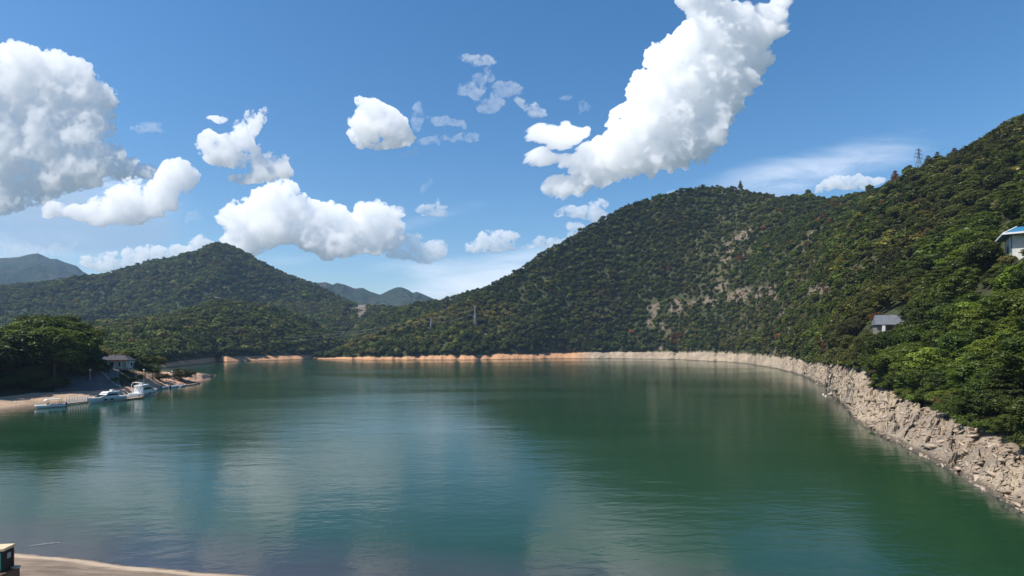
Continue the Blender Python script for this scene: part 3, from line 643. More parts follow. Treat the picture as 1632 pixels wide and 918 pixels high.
def leaf_material(name, c1, c2, trans=.3):
    m, nt, out = material(name)
    oi = nt.n('ShaderNodeObjectInfo')
    pos = nt.n('ShaderNodeNewGeometry').outputs['Position']
    n = nt.noise(pos, .9, 3, .6).outputs['Fac']
    n2 = nt.noise(pos, .021, 4, .6).outputs['Fac']
    f = nt.math('MULTIPLY_ADD', nt.math('SUBTRACT', n, .5), 1.1, oi.outputs['Random'])
    c = nt.mix(nt.math('ADD', f, 0.0, clamp=True), c1, c2)
    n4 = nt.noise(pos, .0105, 3, .6, .5).outputs['Fac']
    c = nt.mix(nt.smooth(n4, .40, .66, 0, .42), c, (.105, .078, .026))
    c = nt.vec('SCALE', c, scale=nt.smooth(n2, .32, .68, .74, 1.34))
    r2 = nt.math('FRACT', nt.math('MULTIPLY', oi.outputs['Random'], 17.31))
    c = nt.vec('SCALE', c, scale=nt.math('MULTIPLY_ADD', r2, .75, .62))
    d = nt.n('ShaderNodeBsdfDiffuse', {'Color': c}); t = nt.n('ShaderNodeBsdfTranslucent', {'Color': nt.vec('MULTIPLY', c, (1.25, 1.3, .55))})
    g = nt.n('ShaderNodeBsdfGlossy', {'Color': (.5, .55, .5, 1), 'Roughness': .5})
    mx = nt.n('ShaderNodeMixShader', {0: trans, 1: d.outputs[0], 2: t.outputs[0]})
    mg = nt.n('ShaderNodeMixShader', {0: .035, 1: mx.outputs[0], 2: g.outputs[0]})
    out_to(nt, out, mg.outputs[0]); return m
SPEC = {  # kind of crown, two leaf colours, how the colour reads
 'dark':  ('broad', (0.033, 0.055, 0.007), (0.067, 0.094, 0.013), 'dark green broadleaf'),
 'mid':   ('broad', (0.057, 0.085, 0.010), (0.109, 0.130, 0.017), 'mid green broadleaf'),
 'bright':('broad', (0.076, 0.119, 0.013), (0.129, 0.163, 0.021), 'fresh bright green broadleaf'),
 'olive': ('shrub', (0.076, 0.072, 0.015), (0.129, 0.099, 0.023), 'olive brown shrubby'),
 'pine':  ('pine',  (0.036, 0.055, 0.011), (0.067, 0.085, 0.017), 'dark green tiered pine'),
 'pale':  ('broad', (0.160, 0.157, 0.048), (0.228, 0.206, 0.065), 'pale grey green broadleaf'),
 'yellow':('broad', (0.152, 0.151, 0.024), (0.228, 0.193, 0.035), 'yellow green feathery'),
 'bush':  ('shrub', (0.033, 0.058, 0.008), (0.073, 0.102, 0.013), 'dark green bushy'),
 'rust':  ('pine',  (0.160, 0.054, 0.017), (0.228, 0.083, 0.023), 'rust brown dying pine'),
 'orange':('broad', (0.209, 0.085, 0.019), (0.264, 0.122, 0.027), 'orange leaved'),
 'red':   ('sparse',(0.129, 0.043, 0.015), (0.183, 0.060, 0.019), 'dull red leaved'),
}
LEAF = {k: leaf_material('leaves_' + k, v[1], v[2]) for k, v in SPEC.items()}
BARK = pbr('bark', (.10, .075, .055), .9, noise=.4, nscale=5); BARKP = pbr('pale_bark', (.30, .27, .23), .9, noise=.3, nscale=5)
def crown_mesh(kind, n, size, seed, mat):
    C, N, ends = crown_points(kind, n, seed); V, F = leaf_quads(C, N, size, np.random.default_rng(seed + 1))
    return np_mesh('crown', V, F, mat), ends
# near trees: crown and trunk meshes shared by copies
NEAR = {}
for kk_, cnt in (('broad', 4), ('pine', 3), ('sparse', 1), ('shrub', 2)):
    NEAR[kk_] = []
    for i in range(cnt):
        cm, ends = crown_mesh(kk_, {'broad': 7000, 'pine': 6500, 'sparse': 2200, 'shrub': 4500}[kk_], {'broad': .26, 'pine': .24, 'sparse': .26, 'shrub': .26}[kk_], 100 + i * 9, LEAF['dark'])
        NEAR[kk_].append((cm, trunk_mesh(kk_, ends, 50 + i, BARK)))
# far trees: a collection of simpler ones that a forest picks from
order = list(SPEC)
far_col = bpy.data.collections.new('tree_kinds'); VAR = 3
for si, k in enumerate(order):
    for v in range(VAR):
        me, ends = crown_mesh(SPEC[k][0], {'broad': 420, 'pine': 420, 'sparse': 260, 'shrub': 300}[SPEC[k][0]], {'broad': .95, 'pine': .72, 'sparse': .6, 'shrub': .9}[SPEC[k][0]], 300 + v * 11 + si, LEAF[k])
        o = bpy.data.objects.new('kind_%02d_%d' % (si, v), me); far_col.objects.link(o)

near_col = bpy.data.collections.new('near_tree_kinds')
for si, k in enumerate(order):
    for v in range(VAR):
        me = NEAR[SPEC[k][0]][v % len(NEAR[SPEC[k][0]])][0]; me = me.copy(); me.materials.clear(); me.materials.append(LEAF[k])
        if SPEC[k][0] == 'shrub': me.transform(Matrix.Scale(1.5, 4))
        o = bpy.data.objects.new('near_kind_%02d_%d' % (si, v), me); near_col.objects.link(o)

def forest_nodes(name, far_col):
    g = bpy.data.node_groups.new(name, 'GeometryNodeTree')
    g.interface.new_socket('Geometry', in_out='INPUT', socket_type='NodeSocketGeometry'); g.interface.new_socket('Geometry', in_out='OUTPUT', socket_type='NodeSocketGeometry')
    N = g.nodes.new; L = g.links.new
    gi, go = N('NodeGroupInput'), N('NodeGroupOutput'); ci = N('GeometryNodeCollectionInfo'); ci.inputs['Collection'].default_value = far_col
    ci.inputs['Separate Children'].default_value = True; ci.inputs['Reset Children'].default_value = True
    iop = N('GeometryNodeInstanceOnPoints'); iop.inputs['Pick Instance'].default_value = True
    def att(nm, typ='FLOAT'):
        a = N('GeometryNodeInputNamedAttribute'); a.data_type = typ; a.inputs['Name'].default_value = nm; return a.outputs[0]
    cx = N('ShaderNodeCombineXYZ'); L(att('rot'), cx.inputs['Z']); cs = N('ShaderNodeCombineXYZ'); L(att('sx'), cs.inputs['X']); L(att('sx'), cs.inputs['Y']); L(att('sz'), cs.inputs['Z'])
    fi = N('FunctionNodeFloatToInt'); L(att('pick'), fi.inputs[0])
    L(gi.outputs[0], iop.inputs['Points']); L(ci.outputs[0], iop.inputs['Instance']); L(fi.outputs[0], iop.inputs['Instance Index'])
    L(cx.outputs[0], iop.inputs['Rotation']); L(cs.outputs[0], iop.inputs['Scale']); L(iop.outputs[0], go.inputs[0]); return g
FN = forest_nodes('forest', far_col); FNN = forest_nodes('near_forest', near_col)

class Trees: pass
def scatter(S, spacing, hmean, hvar, mixf, tmin=0.005, tmax=1.06, band=None, seed=1, hscale=None, dens=None, bmin=.22):
    """random tree spots on a strip: position, height, species"""
    rg = np.random.default_rng(seed); P = S.P; r0 = 4
    A, B, Cc = P[:-1, :-1], P[:-1, 1:], P[1:, :-1]
    area = np.linalg.norm(np.cross(B - A, Cc - A), axis=2); T = S.T[:-1, :-1]
    ok = (T > tmin) & (T < tmax) if band is None else band
    bare = S.bare[:-1, :-1]
    px, py = proj(A)
    e = area / spacing ** 2 * ok * np.clip(1 - bare * 1.1, bmin, 1)
    if dens is not None: e = e * dens(px, py, A)
    n = np.floor(e + rg.random(e.shape)).astype(int); i, j = np.nonzero(n); k = n[i, j]; i = np.repeat(i, k); j = np.repeat(j, k)
    u, v = rg.random(len(i))[:, None], rg.random(len(i))[:, None]
    pts = P[i, j] * (1 - u) * (1 - v) + P[i, j + 1] * u * (1 - v) + P[i + 1, j] * (1 - u) * v + P[i + 1, j + 1] * u * v
    R_ = Trees(); R_.P = pts; px, py = proj(pts); R_.px, R_.py = px, py
    R_.h = np.clip(hmean + hvar * rg.normal(size=len(pts)) * .7, hmean * .45, hmean * 1.42) * np.where(T[i, j] > .97, .85, 1)
    if hscale is not None: R_.h = R_.h * hscale(px, py, pts)
    R_.sp = mixf(px, py, pts, rg); R_.rot = rg.random(len(pts)) * 6.283; R_.w = rg.uniform(1.0, 1.42, len(pts)); R_.var = rg.integers(0, VAR, len(pts))
    return R_
def choose(rg, n, probs):
    """probs: {species: array or number}"""
    ks = list(probs); W = np.stack([np.ones(n) * probs[k] for k in ks], 1); W = np.clip(W, 0, None); W /= W.sum(1, keepdims=True)
    c = np.cumsum(W, 1); r = rg.random((n, 1)); return np.array([order.index(k) for k in ks])[(r > c).sum(1).clip(0, len(ks) - 1)]
def forest(name, label, cat, T, mask=None, nodes=None):
    m = np.ones(len(T.P), bool) if mask is None else mask
    s = T.h[m] / 8.0
    me = np_mesh(name, T.P[m] - [0, 0, .2], [], None, False) if False else bpy.data.meshes.new(name)
    me.vertices.add(int(m.sum())); me.vertices.foreach_set('co', (T.P[m] - [0, 0, .25]).astype(np.float32).ravel())
    for k, v in (('rot', T.rot[m]), ('sx', s * T.w[m]), ('sz', s), ('pick', T.sp[m] * VAR + T.var[m])):
        a = me.attributes.new(k, 'FLOAT', 'POINT'); a.data.foreach_set('value', v.astype(np.float32))
    o = obj(name, me); md = o.modifiers.new('forest', 'NODES'); md.node_group = nodes or FN
    tag(o, label, cat, None, 'stuff'); return o

# what grows where on the great hill (spots are seen from the dam, places are on the slope)
RUST_SPOTS = [(1080,545,16,16),(1010,545,8,8),(975,395,7,10),(1060,430,14,8),(820,440,7,5),(770,505,6,5),(1305,345,9,12),(1240,340,8,6),(1335,330,10,8),(720,488,7,8),(935,540,6,8),(1175,415,10,6),(960,470,10,6)]
def mixA(px, py, P, rg):
    n = len(px); f1 = fbm(P[:, 0] / 60, P[:, 1] / 60, 3, 101); f2 = fbm(P[:, 0] / 35, P[:, 1] / 35, 3, 102)
    scrub = np.clip((px - 1040) / 120, 0, 1) * np.clip((1480 - px) / 120, 0, 1)
    yel = ell(px, py, [(610,530,70,13,-22),(700,508,60,10,-16),(560,545,30,10,-20),(790,500,40,14)], .7)
    rust = ell(px, py, RUST_SPOTS, .6)
    near = np.clip((330 - P[:, 1]) / 100, 0, 1); scrub = scrub * (1 - near)
    return choose(rg, n, {'dark': .30 + .5 * f1 + .5 * near, 'mid': .30 + .4 * f2, 'bright': .05 + .10 * near + .12 * np.clip(f2, 0, 1), 'olive': .05 + .55 * scrub * (.5 + f1), 'pine': .32 - .3 * f2 - .12 * scrub + .35 * near * np.clip(.5 + 2 * f1, 0, 1), 'pale': .02 * (1 - near), 'yellow': 1.6 * yel + .01, 'rust': .006 + .5 * rust, 'orange': .0006, 'red': .002 + .15 * rust, 'bush': .06 + .25 * scrub})
def hsA(px, py, P):
    scrub = np.clip((px - 1040) / 120, 0, 1) * np.clip((1500 - px) / 120, 0, 1) * np.clip((560 - py) / 40, 0, 1)
    return (1 - .26 * scrub) * np.where(P[:, 1] < 260, 1.12, 1.0)
TA = scatter(hillA, 5.0, 7.8, 2.9, mixA, .002, 1.05, None, 3, hsA, lambda px, py, A: (1 - .35 * np.clip(grassA(px, py, A[..., 0], A[..., 1], A[..., 2]) - .3, 0, 1)) * (px > 500))
def mixL(px, py, P, rg):
    f1 = fbm(P[:, 0] / 90, P[:, 1] / 90, 3, 111); f2 = fbm(P[:, 0] / 50, P[:, 1] / 50, 3, 112)
    return choose(rg, len(px), {'dark': .5 + .5 * f1, 'mid': .3 + .4 * f2, 'bright': .04, 'olive': .03 + .1 * np.clip(f1, 0, 1), 'pine': .2 - .3 * f2, 'pale': .03, 'yellow': .02, 'rust': .006})
TU = scatter(hillA, 5.2, 3.0, .9, lambda px, py, P, rg: choose(rg, len(px), {'bush': .5 + .4 * fbm(P[:, 0] / 30, P[:, 1] / 30, 2, 131), 'olive': .5, 'mid': .1}), .002, 1.0, None, 13, None, lambda px, py, A: np.clip((px - 880) / 120, 0, 1) * (A[..., 1] > 230), .7)
TB = scatter(hillB, 7.5, 9.5, 2.4, mixL, seed=4); TC = scatter(hillC, 9, 11, 2.5, mixL, seed=5, bmin=0); TD = scatter(hillD, 7.0, 9.5, 2.4, mixL, .002, seed=6, dens=lambda px, py, A: (px > -260) * 1.0)
TE = scatter(hillE, 11.5, 13, 3, mixL, seed=8, dens=lambda px, py, A: (py < 545) * (px > -300) * 1.0)
print('TREES', len(TA.P), len(TB.P), len(TC.P), len(TD.P), len(TE.P))
# ---- single trees: everything large enough in view to be told from its neighbours
KIND_NAME = {'broad': 'broadleaf_tree', 'pine': 'pine_tree', 'sparse': 'bare_branched_tree', 'shrub': 'shrub'}
KIND_CAT = {'broad': 'tree', 'pine': 'pine tree', 'sparse': 'tree', 'shrub': 'shrub'}
def plant(P, h, sp, label, group=None, rot=None, w=1.0, var=None, pale_trunk=False):
    kind = SPEC[sp][0]; cm, tm = NEAR[kind][(rng.integers(0, 99) if var is None else var) % len(NEAR[kind])]
    r = empty(KIND_NAME[kind], Vector(P) - Vector((0, 0, .1)), rng.random() * 6.28 if rot is None else rot); s = h / (8.0 if kind != 'shrub' else 4.4); r.scale = (s * w, s * w, s)
    tag(r, label, KIND_CAT[kind], group)
    t = obj('trunk', tm, r); c = obj('crown', cm, r)
    c.material_slots[0].link = 'OBJECT'; c.material_slots[0].material = LEAF[sp]
    if pale_trunk: t.material_slots[0].link = 'OBJECT'; t.material_slots[0].material = BARKP
    return r
n_single = [0]
def lone(S, px, py, h, sp, label, group=None, w=1.0, **k):
    n_single[0] += 1; return plant(hit(S, px, py), h, sp, label, group, w=w, **k)
# windows through the wood: the photo shows these, so nothing nearer grows across them
CLEARV = [(1592, 358, 1640, 396, 400), (1400, 499, 1436, 510, 400), (1402, 509, 1410, 520, 400), (160, 556, 212, 585, 400)]
def blocks(px, py, Y, h, w=1.0):
    """does a crown stand across one of the windows, nearer than what shows in it"""
    top = py - h / Y * FPX; r = .36 * h * w / Y * FPX; m = np.zeros(np.shape(px), bool)
    for x0, y0, x1, y1, D in CLEARV: m |= (px + r > x0) & (px - r < x1) & (top < y1) & (py > y0) & (Y < D)
    return m
def drop(T, m):
    for k in ('P', 'px', 'py', 'h', 'sp', 'rot', 'w', 'var'): setattr(T, k, getattr(T, k)[~m])

# salient trees of the right bank
SAL = [
 (1521,492,8.5,'rust','rust brown dying pine standing out of the green wood below the blue-roofed house',1.0),
 (1397,519,5.0,'orange','orange leaved tree touching the left end of the grey-roofed hut',1.25),
 (1362,540,6.5,'red','dull red leaved tree below the orange tree by the grey-roofed hut',1.2),
 (1386,548,4.6,'rust','small red brown tree between the dull red tree and the grey-roofed hut',1.2),
 (1312,570,9.0,'red','thin reddish tree with pale bare stems at the foot of the scrub slope',.9),
 (1592,345,8.0,'pale','pale grey green tree on the slope above the blue-roofed house',1.0),
 (1606,432,4.6,'pale','pale leaved tree with whitish flecks just below the blue-roofed house',1.0),
 (1494,258,11,'pine','tallest of the three skyline pines beside the ridge pylon',1.0),
 (1479,264,9.5,'pine','skyline pine standing closest to the ridge pylon',1.15),
 (1521,252,9.5,'pine','lone skyline pine uphill of the pair beside the ridge pylon',1.0),
 (1447,280,9.0,'dark','round dark tree on the skyline just downhill of the ridge pylon',1.1),
 (1426,290,8.0,'rust','brown tinged skyline tree downhill of the round dark one',1.2),
 (1601,214,9.0,'rust','brown topped pine on the skyline at the upper right end of the ridge',1.1),
 (1386,308,8.0,'dark','dark bushy tree on the skyline above the small cloud',1.1),
 (1288,314,9.0,'dark','pointed dark tree on the skyline in the saddle of the ridge',1.0),
 (1180,304,9.0,'pine','little pointed pine breaking the skyline right of the great hill summit',.9),
]
def ridge_pt(px_):
    c = np.interp(px_, hillA.px, np.arange(len(hillA.px))); r = int(np.argmin(np.abs(hillA.T[:, 0] - 1.0))); return Vector(hillA.P[r, int(round(c))])
SKY_TOP = {1494: 243, 1479: 249, 1521: 237, 1447: 264, 1426: 273, 1601: 194, 1386: 295, 1288: 302, 1180: 289}
for n_, (px_, py_, h_, sp_, lab_, w_) in enumerate(SAL):
    if px_ in SKY_TOP:
        q = ridge_pt(px_); py_ = HOR - (q.z - CAMZ) / q.y * FPX; h_ = (HOR - SKY_TOP[px_] + .8) / FPX * q.y + CAMZ - q.z; w_ *= float(np.clip(11 / h_, .75, 1.15)); SAL[n_] = (px_, py_, h_, sp_, lab_, w_)
    else: q = hit(hillA, px_, py_)
    n_single[0] += 1; plant(q, h_, sp_, lab_, None, w=w_, pale_trunk=(sp_ == 'red'))

# the big trees of the left bank
GL = 'trees of the dark grove on the left bank'
rg_ = np.random.default_rng(21); TL = Trees(); LP = []
for i in range(300):
    px_ = rg_.uniform(-190, 158); Yh = float(np.interp(px_, cH, H0)); Y_ = Yh + (rg_.uniform(33, 100) if px_ < 62 else rg_.uniform(26, 100)) if px_ < 105 else Yh + rg_.uniform(34, 60)
    zg = ground_at(bankH, px_, Y_); X_ = (px_ - CXP) / FPX * Y_
    yt = float(interp(px_, [(-200,545),(0,534),(22,524),(45,522),(60,508),(76,499),(94,501),(104,511),(118,524),(130,543),(144,560),(160,572)])) + rg_.uniform(-12, 12) * (1 if px_ > -20 else 1.5)
    h_ = float(np.clip(CAMZ + (HOR - yt) / FPX * Y_ - zg, 6.5, 24))
    if any((X_ - a) ** 2 + (Y_ - b) ** 2 < (.30 * h_) ** 2 for a, b, *_r in LP): continue
    LP.append((X_, Y_, zg, h_, px_))
LP.sort(key=lambda q: q[1])
TL.P = np.array([(a, b, c) for a, b, c, _, _ in LP]); TL.h = np.array([q[3] for q in LP]); TL.px, TL.py = proj(TL.P)
TL.rot = rg_.random(len(LP)) * 6.28; TL.w = rg_.uniform(1.0, 1.3, len(LP)); TL.var = rg_.integers(0, 3, len(LP))
TL.sp = choose(rg_, len(LP), {'dark': .6, 'mid': .25, 'bright': .06, 'olive': .0, 'pine': .12})
low = Trees(); BP = []
for i in range(230):
    px_ = rg_.uniform(-190, 150); Yh = float(np.interp(px_, cH, H0)); Y_ = Yh + (rg_.uniform(29, 56) if px_ < 62 else rg_.uniform(21, 50) if px_ < 96 else rg_.uniform(34, 54)); X_ = (px_ - CXP) / FPX * Y_
    BP.append((X_, Y_, ground_at(bankH, px_, Y_), rg_.uniform(4.0, 9.0)))
low.P = np.array([q[:3] for q in BP]); low.h = np.array([q[3] for q in BP]); low.px, low.py = proj(low.P); low.rot = rg_.random(len(BP)) * 6.28; low.w = rg_.uniform(1.0, 1.4, len(BP)); low.var = rg_.integers(0, 3, len(BP)); low.sp = choose(rg_, len(BP), {'bush': .7, 'olive': .12, 'mid': .2})
for k in ('P', 'px', 'py', 'h', 'sp', 'rot', 'w', 'var'): setattr(TL, k, np.concatenate([getattr(TL, k), getattr(low, k)]))
EXTRA = [  # px, distance, height, species, label
 (147,243,8.5,'bright','slim bright green tree in front of the dark grove beside the white lakeside house'),
 (158,238,5.0,'mid','bushy green tree left of the white lakeside house, above the paved embankment'),
 (172,246,3.4,'dark','dark bush just below the left windows of the white lakeside house'),
 (196,244,3.0,'mid','green bush under the right end of the white lakeside house'),
 (183,238,3.0,'mid','low green bush at the top of the embankment below the white lakeside house'),
 (158,272,9.5,'olive','olive brown tree rising behind the left end of the white lakeside house'),
 (178,276,9.0,'olive','olive tree directly behind the roof of the white lakeside house'),
 (217,262,6.5,'dark','dark tree touching the right gable of the white lakeside house'),
 (231,268,6.8,'dark','dense dark tree second right of the white lakeside house, beside the pole lamp'),
 (243,276,6.4,'mid','rounded green tree between the white lakeside house and the sandy spit'),
 (225,256,3.4,'dark','low dark bush at the inland edge of the sandy spit below the dense trees'),
 (254,285,4.6,'olive','olive bush in the middle of the hedge behind the sandy spit'),
 (265,292,3.8,'mid','low green bush near the far end of the hedge behind the sandy spit'),
 (236,298,9.0,'dark','tall dark tree rising behind the hedge of the sandy spit'),
 (252,315,8.5,'mid','pale topped green tree behind the middle of the spit hedge'),
 (205,290,9.0,'dark','dark tree behind the right corner of the white lakeside house'),
 (288,303,8.4,'bush','lone rounded tree standing by itself on the end of the sandy spit'),
 (212,249,3.2,'olive','olive scrub at the foot of the trees where embankment meets sand'),
]
for px_, Y_, h_, sp_, lab_ in EXTRA:
    n_single[0] += 1; plant(((px_ - CXP) / FPX * Y_, Y_, ground_at(bankH, px_, Y_)), h_, sp_, lab_, 'trees and bushes round the lakeside house' , w=1.25 if px_ != 147 else .9)

# thicker edge of the wood above the near rocks
TS = scatter(hillA, 1.9, 4.2, 1.2, lambda px, py, P, rg: choose(rg, len(px), {'dark': .1, 'mid': .2, 'bright': .05, 'olive': .15, 'bush': .5}), 0, 0, (hillA.T[1:, :-1] > 0) & (hillA.T[:-1, :-1] < .022) & (hillA.P[:-1, :-1, 1] < 420), 12)
TS2 = scatter(hillA, 5.5, 4.2, 1.5, lambda px, py, P, rg: choose(rg, len(px), {'olive': .3, 'bush': .7}), 0, 0, (hillA.T[1:, :-1] > 0) & (hillA.T[:-1, :-1] < .03) & (hillA.P[:-1, :-1, 1] >= 420), 14)
for k in ('P', 'px', 'py', 'h', 'sp', 'rot', 'w', 'var'): setattr(TA, k, np.concatenate([getattr(TA, k), getattr(TS2, k), getattr(TU, k)]))
for k in ('P', 'px', 'py', 'h', 'sp', 'rot', 'w', 'var'): setattr(TA, k, np.concatenate([getattr(TA, k), getattr(TS, k)]))
bm_ = blocks(TA.px, TA.py, TA.P[:, 1], TA.h, TA.w)
TA.h = np.where(bm_, TA.h * .38, TA.h); TA.sp = np.where(bm_, order.index('bush'), TA.sp)
drop(TA, blocks(TA.px, TA.py, TA.P[:, 1], TA.h, TA.w)); drop(TL, blocks(TL.px, TL.py, TL.P[:, 1], TL.h, TL.w))
# keep the salient trees free
for px_, py_, h_, sp_, lab_, w_ in SAL:
    q = hit(hillA, px_, py_); top = py_ - h_ / q.y * FPX; r = .3 * h_ / q.y * FPX; Yt = TA.P[:, 1]
    if px_ in SKY_TOP: continue
    drop(TA, (Yt < q.y + 2) & (np.abs(TA.px - px_) < r + .3 * TA.h / Yt * FPX) & (TA.py > top) & (TA.py - TA.h / Yt * FPX < py_ - .35 * (py_ - top)))

# which of them show largest: crowns drawn nearest first into a coarse picture
allP = np.concatenate([TA.P, TL.P]); allh = np.concatenate([TA.h, TL.h]); allw = np.concatenate([TA.w, TL.w])
px, py = proj(allP); rad = .36 * allh * allw / allP[:, 1] * FPX; cy = py - .6 * allh / allP[:, 1] * FPX
cand = np.nonzero((px > -30) & (px < 1662) & (rad > 2.2))[0]; cand = cand[np.argsort(allP[cand, 1])][:6000]
buf = np.zeros((459, 816), bool); vis = np.zeros(len(allP))
for k in cand:
    r = rad[k] / 2; x, y = px[k] / 2, cy[k] / 2; ry = r * 1.15
    x0, x1, y0, y1 = int(max(0, x - r)), int(min(816, x + r + 1)), int(max(0, y - ry)), int(min(459, y + ry + 1))
    if x1 <= x0 or y1 <= y0: continue
    yy, xx = np.mgrid[y0:y1, x0:x1]; m = ((xx - x) / r) ** 2 + ((yy - y) / ry) ** 2 < 1
    sub = buf[y0:y1, x0:x1]; vis[k] = (m & ~sub).sum(); sub |= m
best = np.argsort(-vis)[:300 - n_single[0]]; best = best[vis[best] > 6]
nA = len(TA.P); isl = np.zeros(len(allP), bool); isl[best] = True
LAND = [((1612, 395), 'the blue-roofed house'), ((1415, 505), 'the grey-roofed hut'), ((1521, 465), 'the rust brown dying pine'), ((1345, 616), 'the concrete landing slab'), ((1600, 690), 'the broad pale rocks'), ((1464, 262), 'the ridge pylon'), ((1592, 325), 'the pale grey green tree')]
LANDL = [((186, 572), 'the white lakeside house'), ((75, 640), 'the small canopy boat'), ((160, 630), 'the long white motor yacht'), ((25, 640), 'the pale beach')]
def describe(k):
    left = bool(k >= nA); T = TL if left else TA; i = k - nA if left else k
    x, y = px[k], cy[k]; h = allh[k]; sp = order[T.sp[i]]
    lm = min(LANDL if left else LAND, key=lambda q: (q[0][0] - x) ** 2 + (q[0][1] - y) ** 2)
    dx, dy = lm[0][0] - x, lm[0][1] - y
    side = ('close to' if abs(dx) < 45 and abs(dy) < 40 else ('below' if dy < 0 else 'above') if abs(dy) > abs(dx) * .8 else ('left of' if dx > 0 else 'right of'))
    size = 'tall' if h > (13 if left else 9.0) else 'small' if h < (9.5 if left else 6.2) else ''
    e = allP[k][2]
    where = '' if left else ', edge of wood' if e < 11 else ', lower slope' if e < 35 else ', upper slope'
    if left: where = ', front row' if allP[k][1] < np.interp(x, cH, H0) + 45 else ', back rows'
    return size, sp, side, lm[1], where, left
groups = {}
for k in best: groups.setdefault(describe(k), []).append(k)
ORD = ['first', 'second', 'third', 'fourth', 'fifth', 'sixth', 'seventh', 'eighth', 'ninth', 'tenth', 'eleventh', 'twelfth', 'thirteenth', 'fourteenth', 'fifteenth', 'sixteenth']
SHORT = {'dark': 'dark broadleaf', 'mid': 'green broadleaf', 'bright': 'bright tree', 'olive': 'olive shrub', 'pine': 'dark pine', 'pale': 'pale tree', 'yellow': 'yellow green tree', 'bush': 'green bush', 'rust': 'rust brown pine', 'orange': 'orange tree', 'red': 'dull red tree'}
for key, ks in groups.items():
    size, sp, side, lm, where, left = key; ks = sorted(ks, key=lambda k: px[k]); base = ' '.join((size + ' ' + SHORT[sp] + ' ' + side + ' ' + lm).split()) + where
    for j, k in enumerate(ks):
        T = TL if left else TA; i = k - nA if left else k
        lab = base if len(ks) == 1 else ORD[min(j, 15)] + ' from left, ' + base
        plant(T.P[i], T.h[i] * (.75 if SPEC[sp][0] == 'shrub' else 1), sp, lab, GL if left else 'trees of the wood on the right bank', T.rot[i], T.w[i], int(T.var[i]))
print('SINGLE', n_single[0] + len(best), 'smallest visible', vis[best].min() if len(best) else 0)
dA = np.linalg.norm(TA.P, axis=1) < 270
forest('forest', 'dense mixed wood covering the great rocky hill above the right shore', 'forest', TA, ~isl[:nA] & ~dA)
forest('forest', 'nearest part of the wood, deep green crowns behind the first rows on the right bank', 'forest', TA, ~isl[:nA] & dA, FNN)
if (~isl[nA:]).any(): forest('forest', 'dark trees deep inside the grove on the left bank', 'forest', TL, ~isl[nA:], FNN)
forest('forest', 'green wood on the valley slope behind the near spur of the great hill', 'forest', TB)
forest('forest', 'wood on the far valley hill round the red earth clearing', 'forest', TC)
forest('forest', 'dark wood on the low hill along the far orange shore', 'forest', TD)
forest('forest', 'dark wood covering the tall pointed mountain', 'forest', TE)

# ------------------------------------------------------------------ mesh builder for made things
class MB:
    def __init__(s): s.v, s.f = [], []
    def add(s, v, f): k = len(s.v); s.v.extend([tuple(map(float, p_)) for p_ in v]); s.f.extend([tuple(i + k for i in q) for q in f]); return s
    def box(s, x0, x1, y0, y1, z0, z1):
        v = [(x, y, z) for z in (z0, z1) for y in (y0, y1) for x in (x0, x1)]
        return s.add(v, [(0, 2, 3, 1), (4, 5, 7, 6), (0, 1, 5, 4), (2, 6, 7, 3), (0, 4, 6, 2), (1, 3, 7, 5)])
    def prism(s, poly, z0, z1, top=1.0):
        """vertical prism over a polygon of x, y"""
        n = len(poly); cx = sum(p_[0] for p_ in poly) / n; cy = sum(p_[1] for p_ in poly) / n
        v = [(x, y, z0) for x, y in poly] + [(cx + (x - cx) * top, cy + (y - cy) * top, z1) for x, y in poly]
        return s.add(v, [tuple(range(n))[::-1], tuple(range(n, 2 * n))] + [(i, (i + 1) % n, n + (i + 1) % n, n + i) for i in range(n)])
    def side(s, poly, y0, y1):
        """profile in x, z drawn out along y"""
        n = len(poly); v = [(x, y0, z) for x, z in poly] + [(x, y1, z) for x, z in poly]
        return s.add(v, [tuple(range(n)), tuple(range(n, 2 * n))[::-1]] + [(i, n + i, n + (i + 1) % n, (i + 1) % n) for i in range(n)])
    def tube(s, path, r, sides=6, r2=None):
        n = len(path); v, f = tube(path, [r + ((r2 if r2 is not None else r) - r) * i / (n - 1) for i in range(n)], sides)
        return s.add(v, f + [tuple(range(sides))[::-1], tuple(range((n - 1) * sides, n * sides))])
    def loft(s, rings, cap=True):
        n = len(rings[0]); v = [p_ for r in rings for p_ in r]; f = []
        for i in range(len(rings) - 1):
            for j in range(n): f.append((i * n + j, i * n + (j + 1) % n, (i + 1) * n + (j + 1) % n, (i + 1) * n + j))
        if cap: f += [tuple(range(n))[::-1], tuple(range((len(rings) - 1) * n, len(rings) * n))]
        return s.add(v, f)
    def build(s, name, mat, parent=None, smooth=False, bevel=0.0):
        me = bpy.data.meshes.new(name); me.from_pydata(s.v, [], s.f); me.materials.append(mat)
        if smooth:
            for p_ in me.polygons: p_.use_smooth = True
        me.validate(); me.update()
        import bmesh
        bm = bmesh.new(); bm.from_mesh(me); bmesh.ops.recalc_face_normals(bm, faces=bm.faces); bm.to_mesh(me); bm.free()
        o = obj(name, me, parent)
        if bevel:
            b = o.modifiers.new('bevel', 'BEVEL'); b.width = bevel; b.segments = 2; b.limit_method = 'ANGLE'
        return o

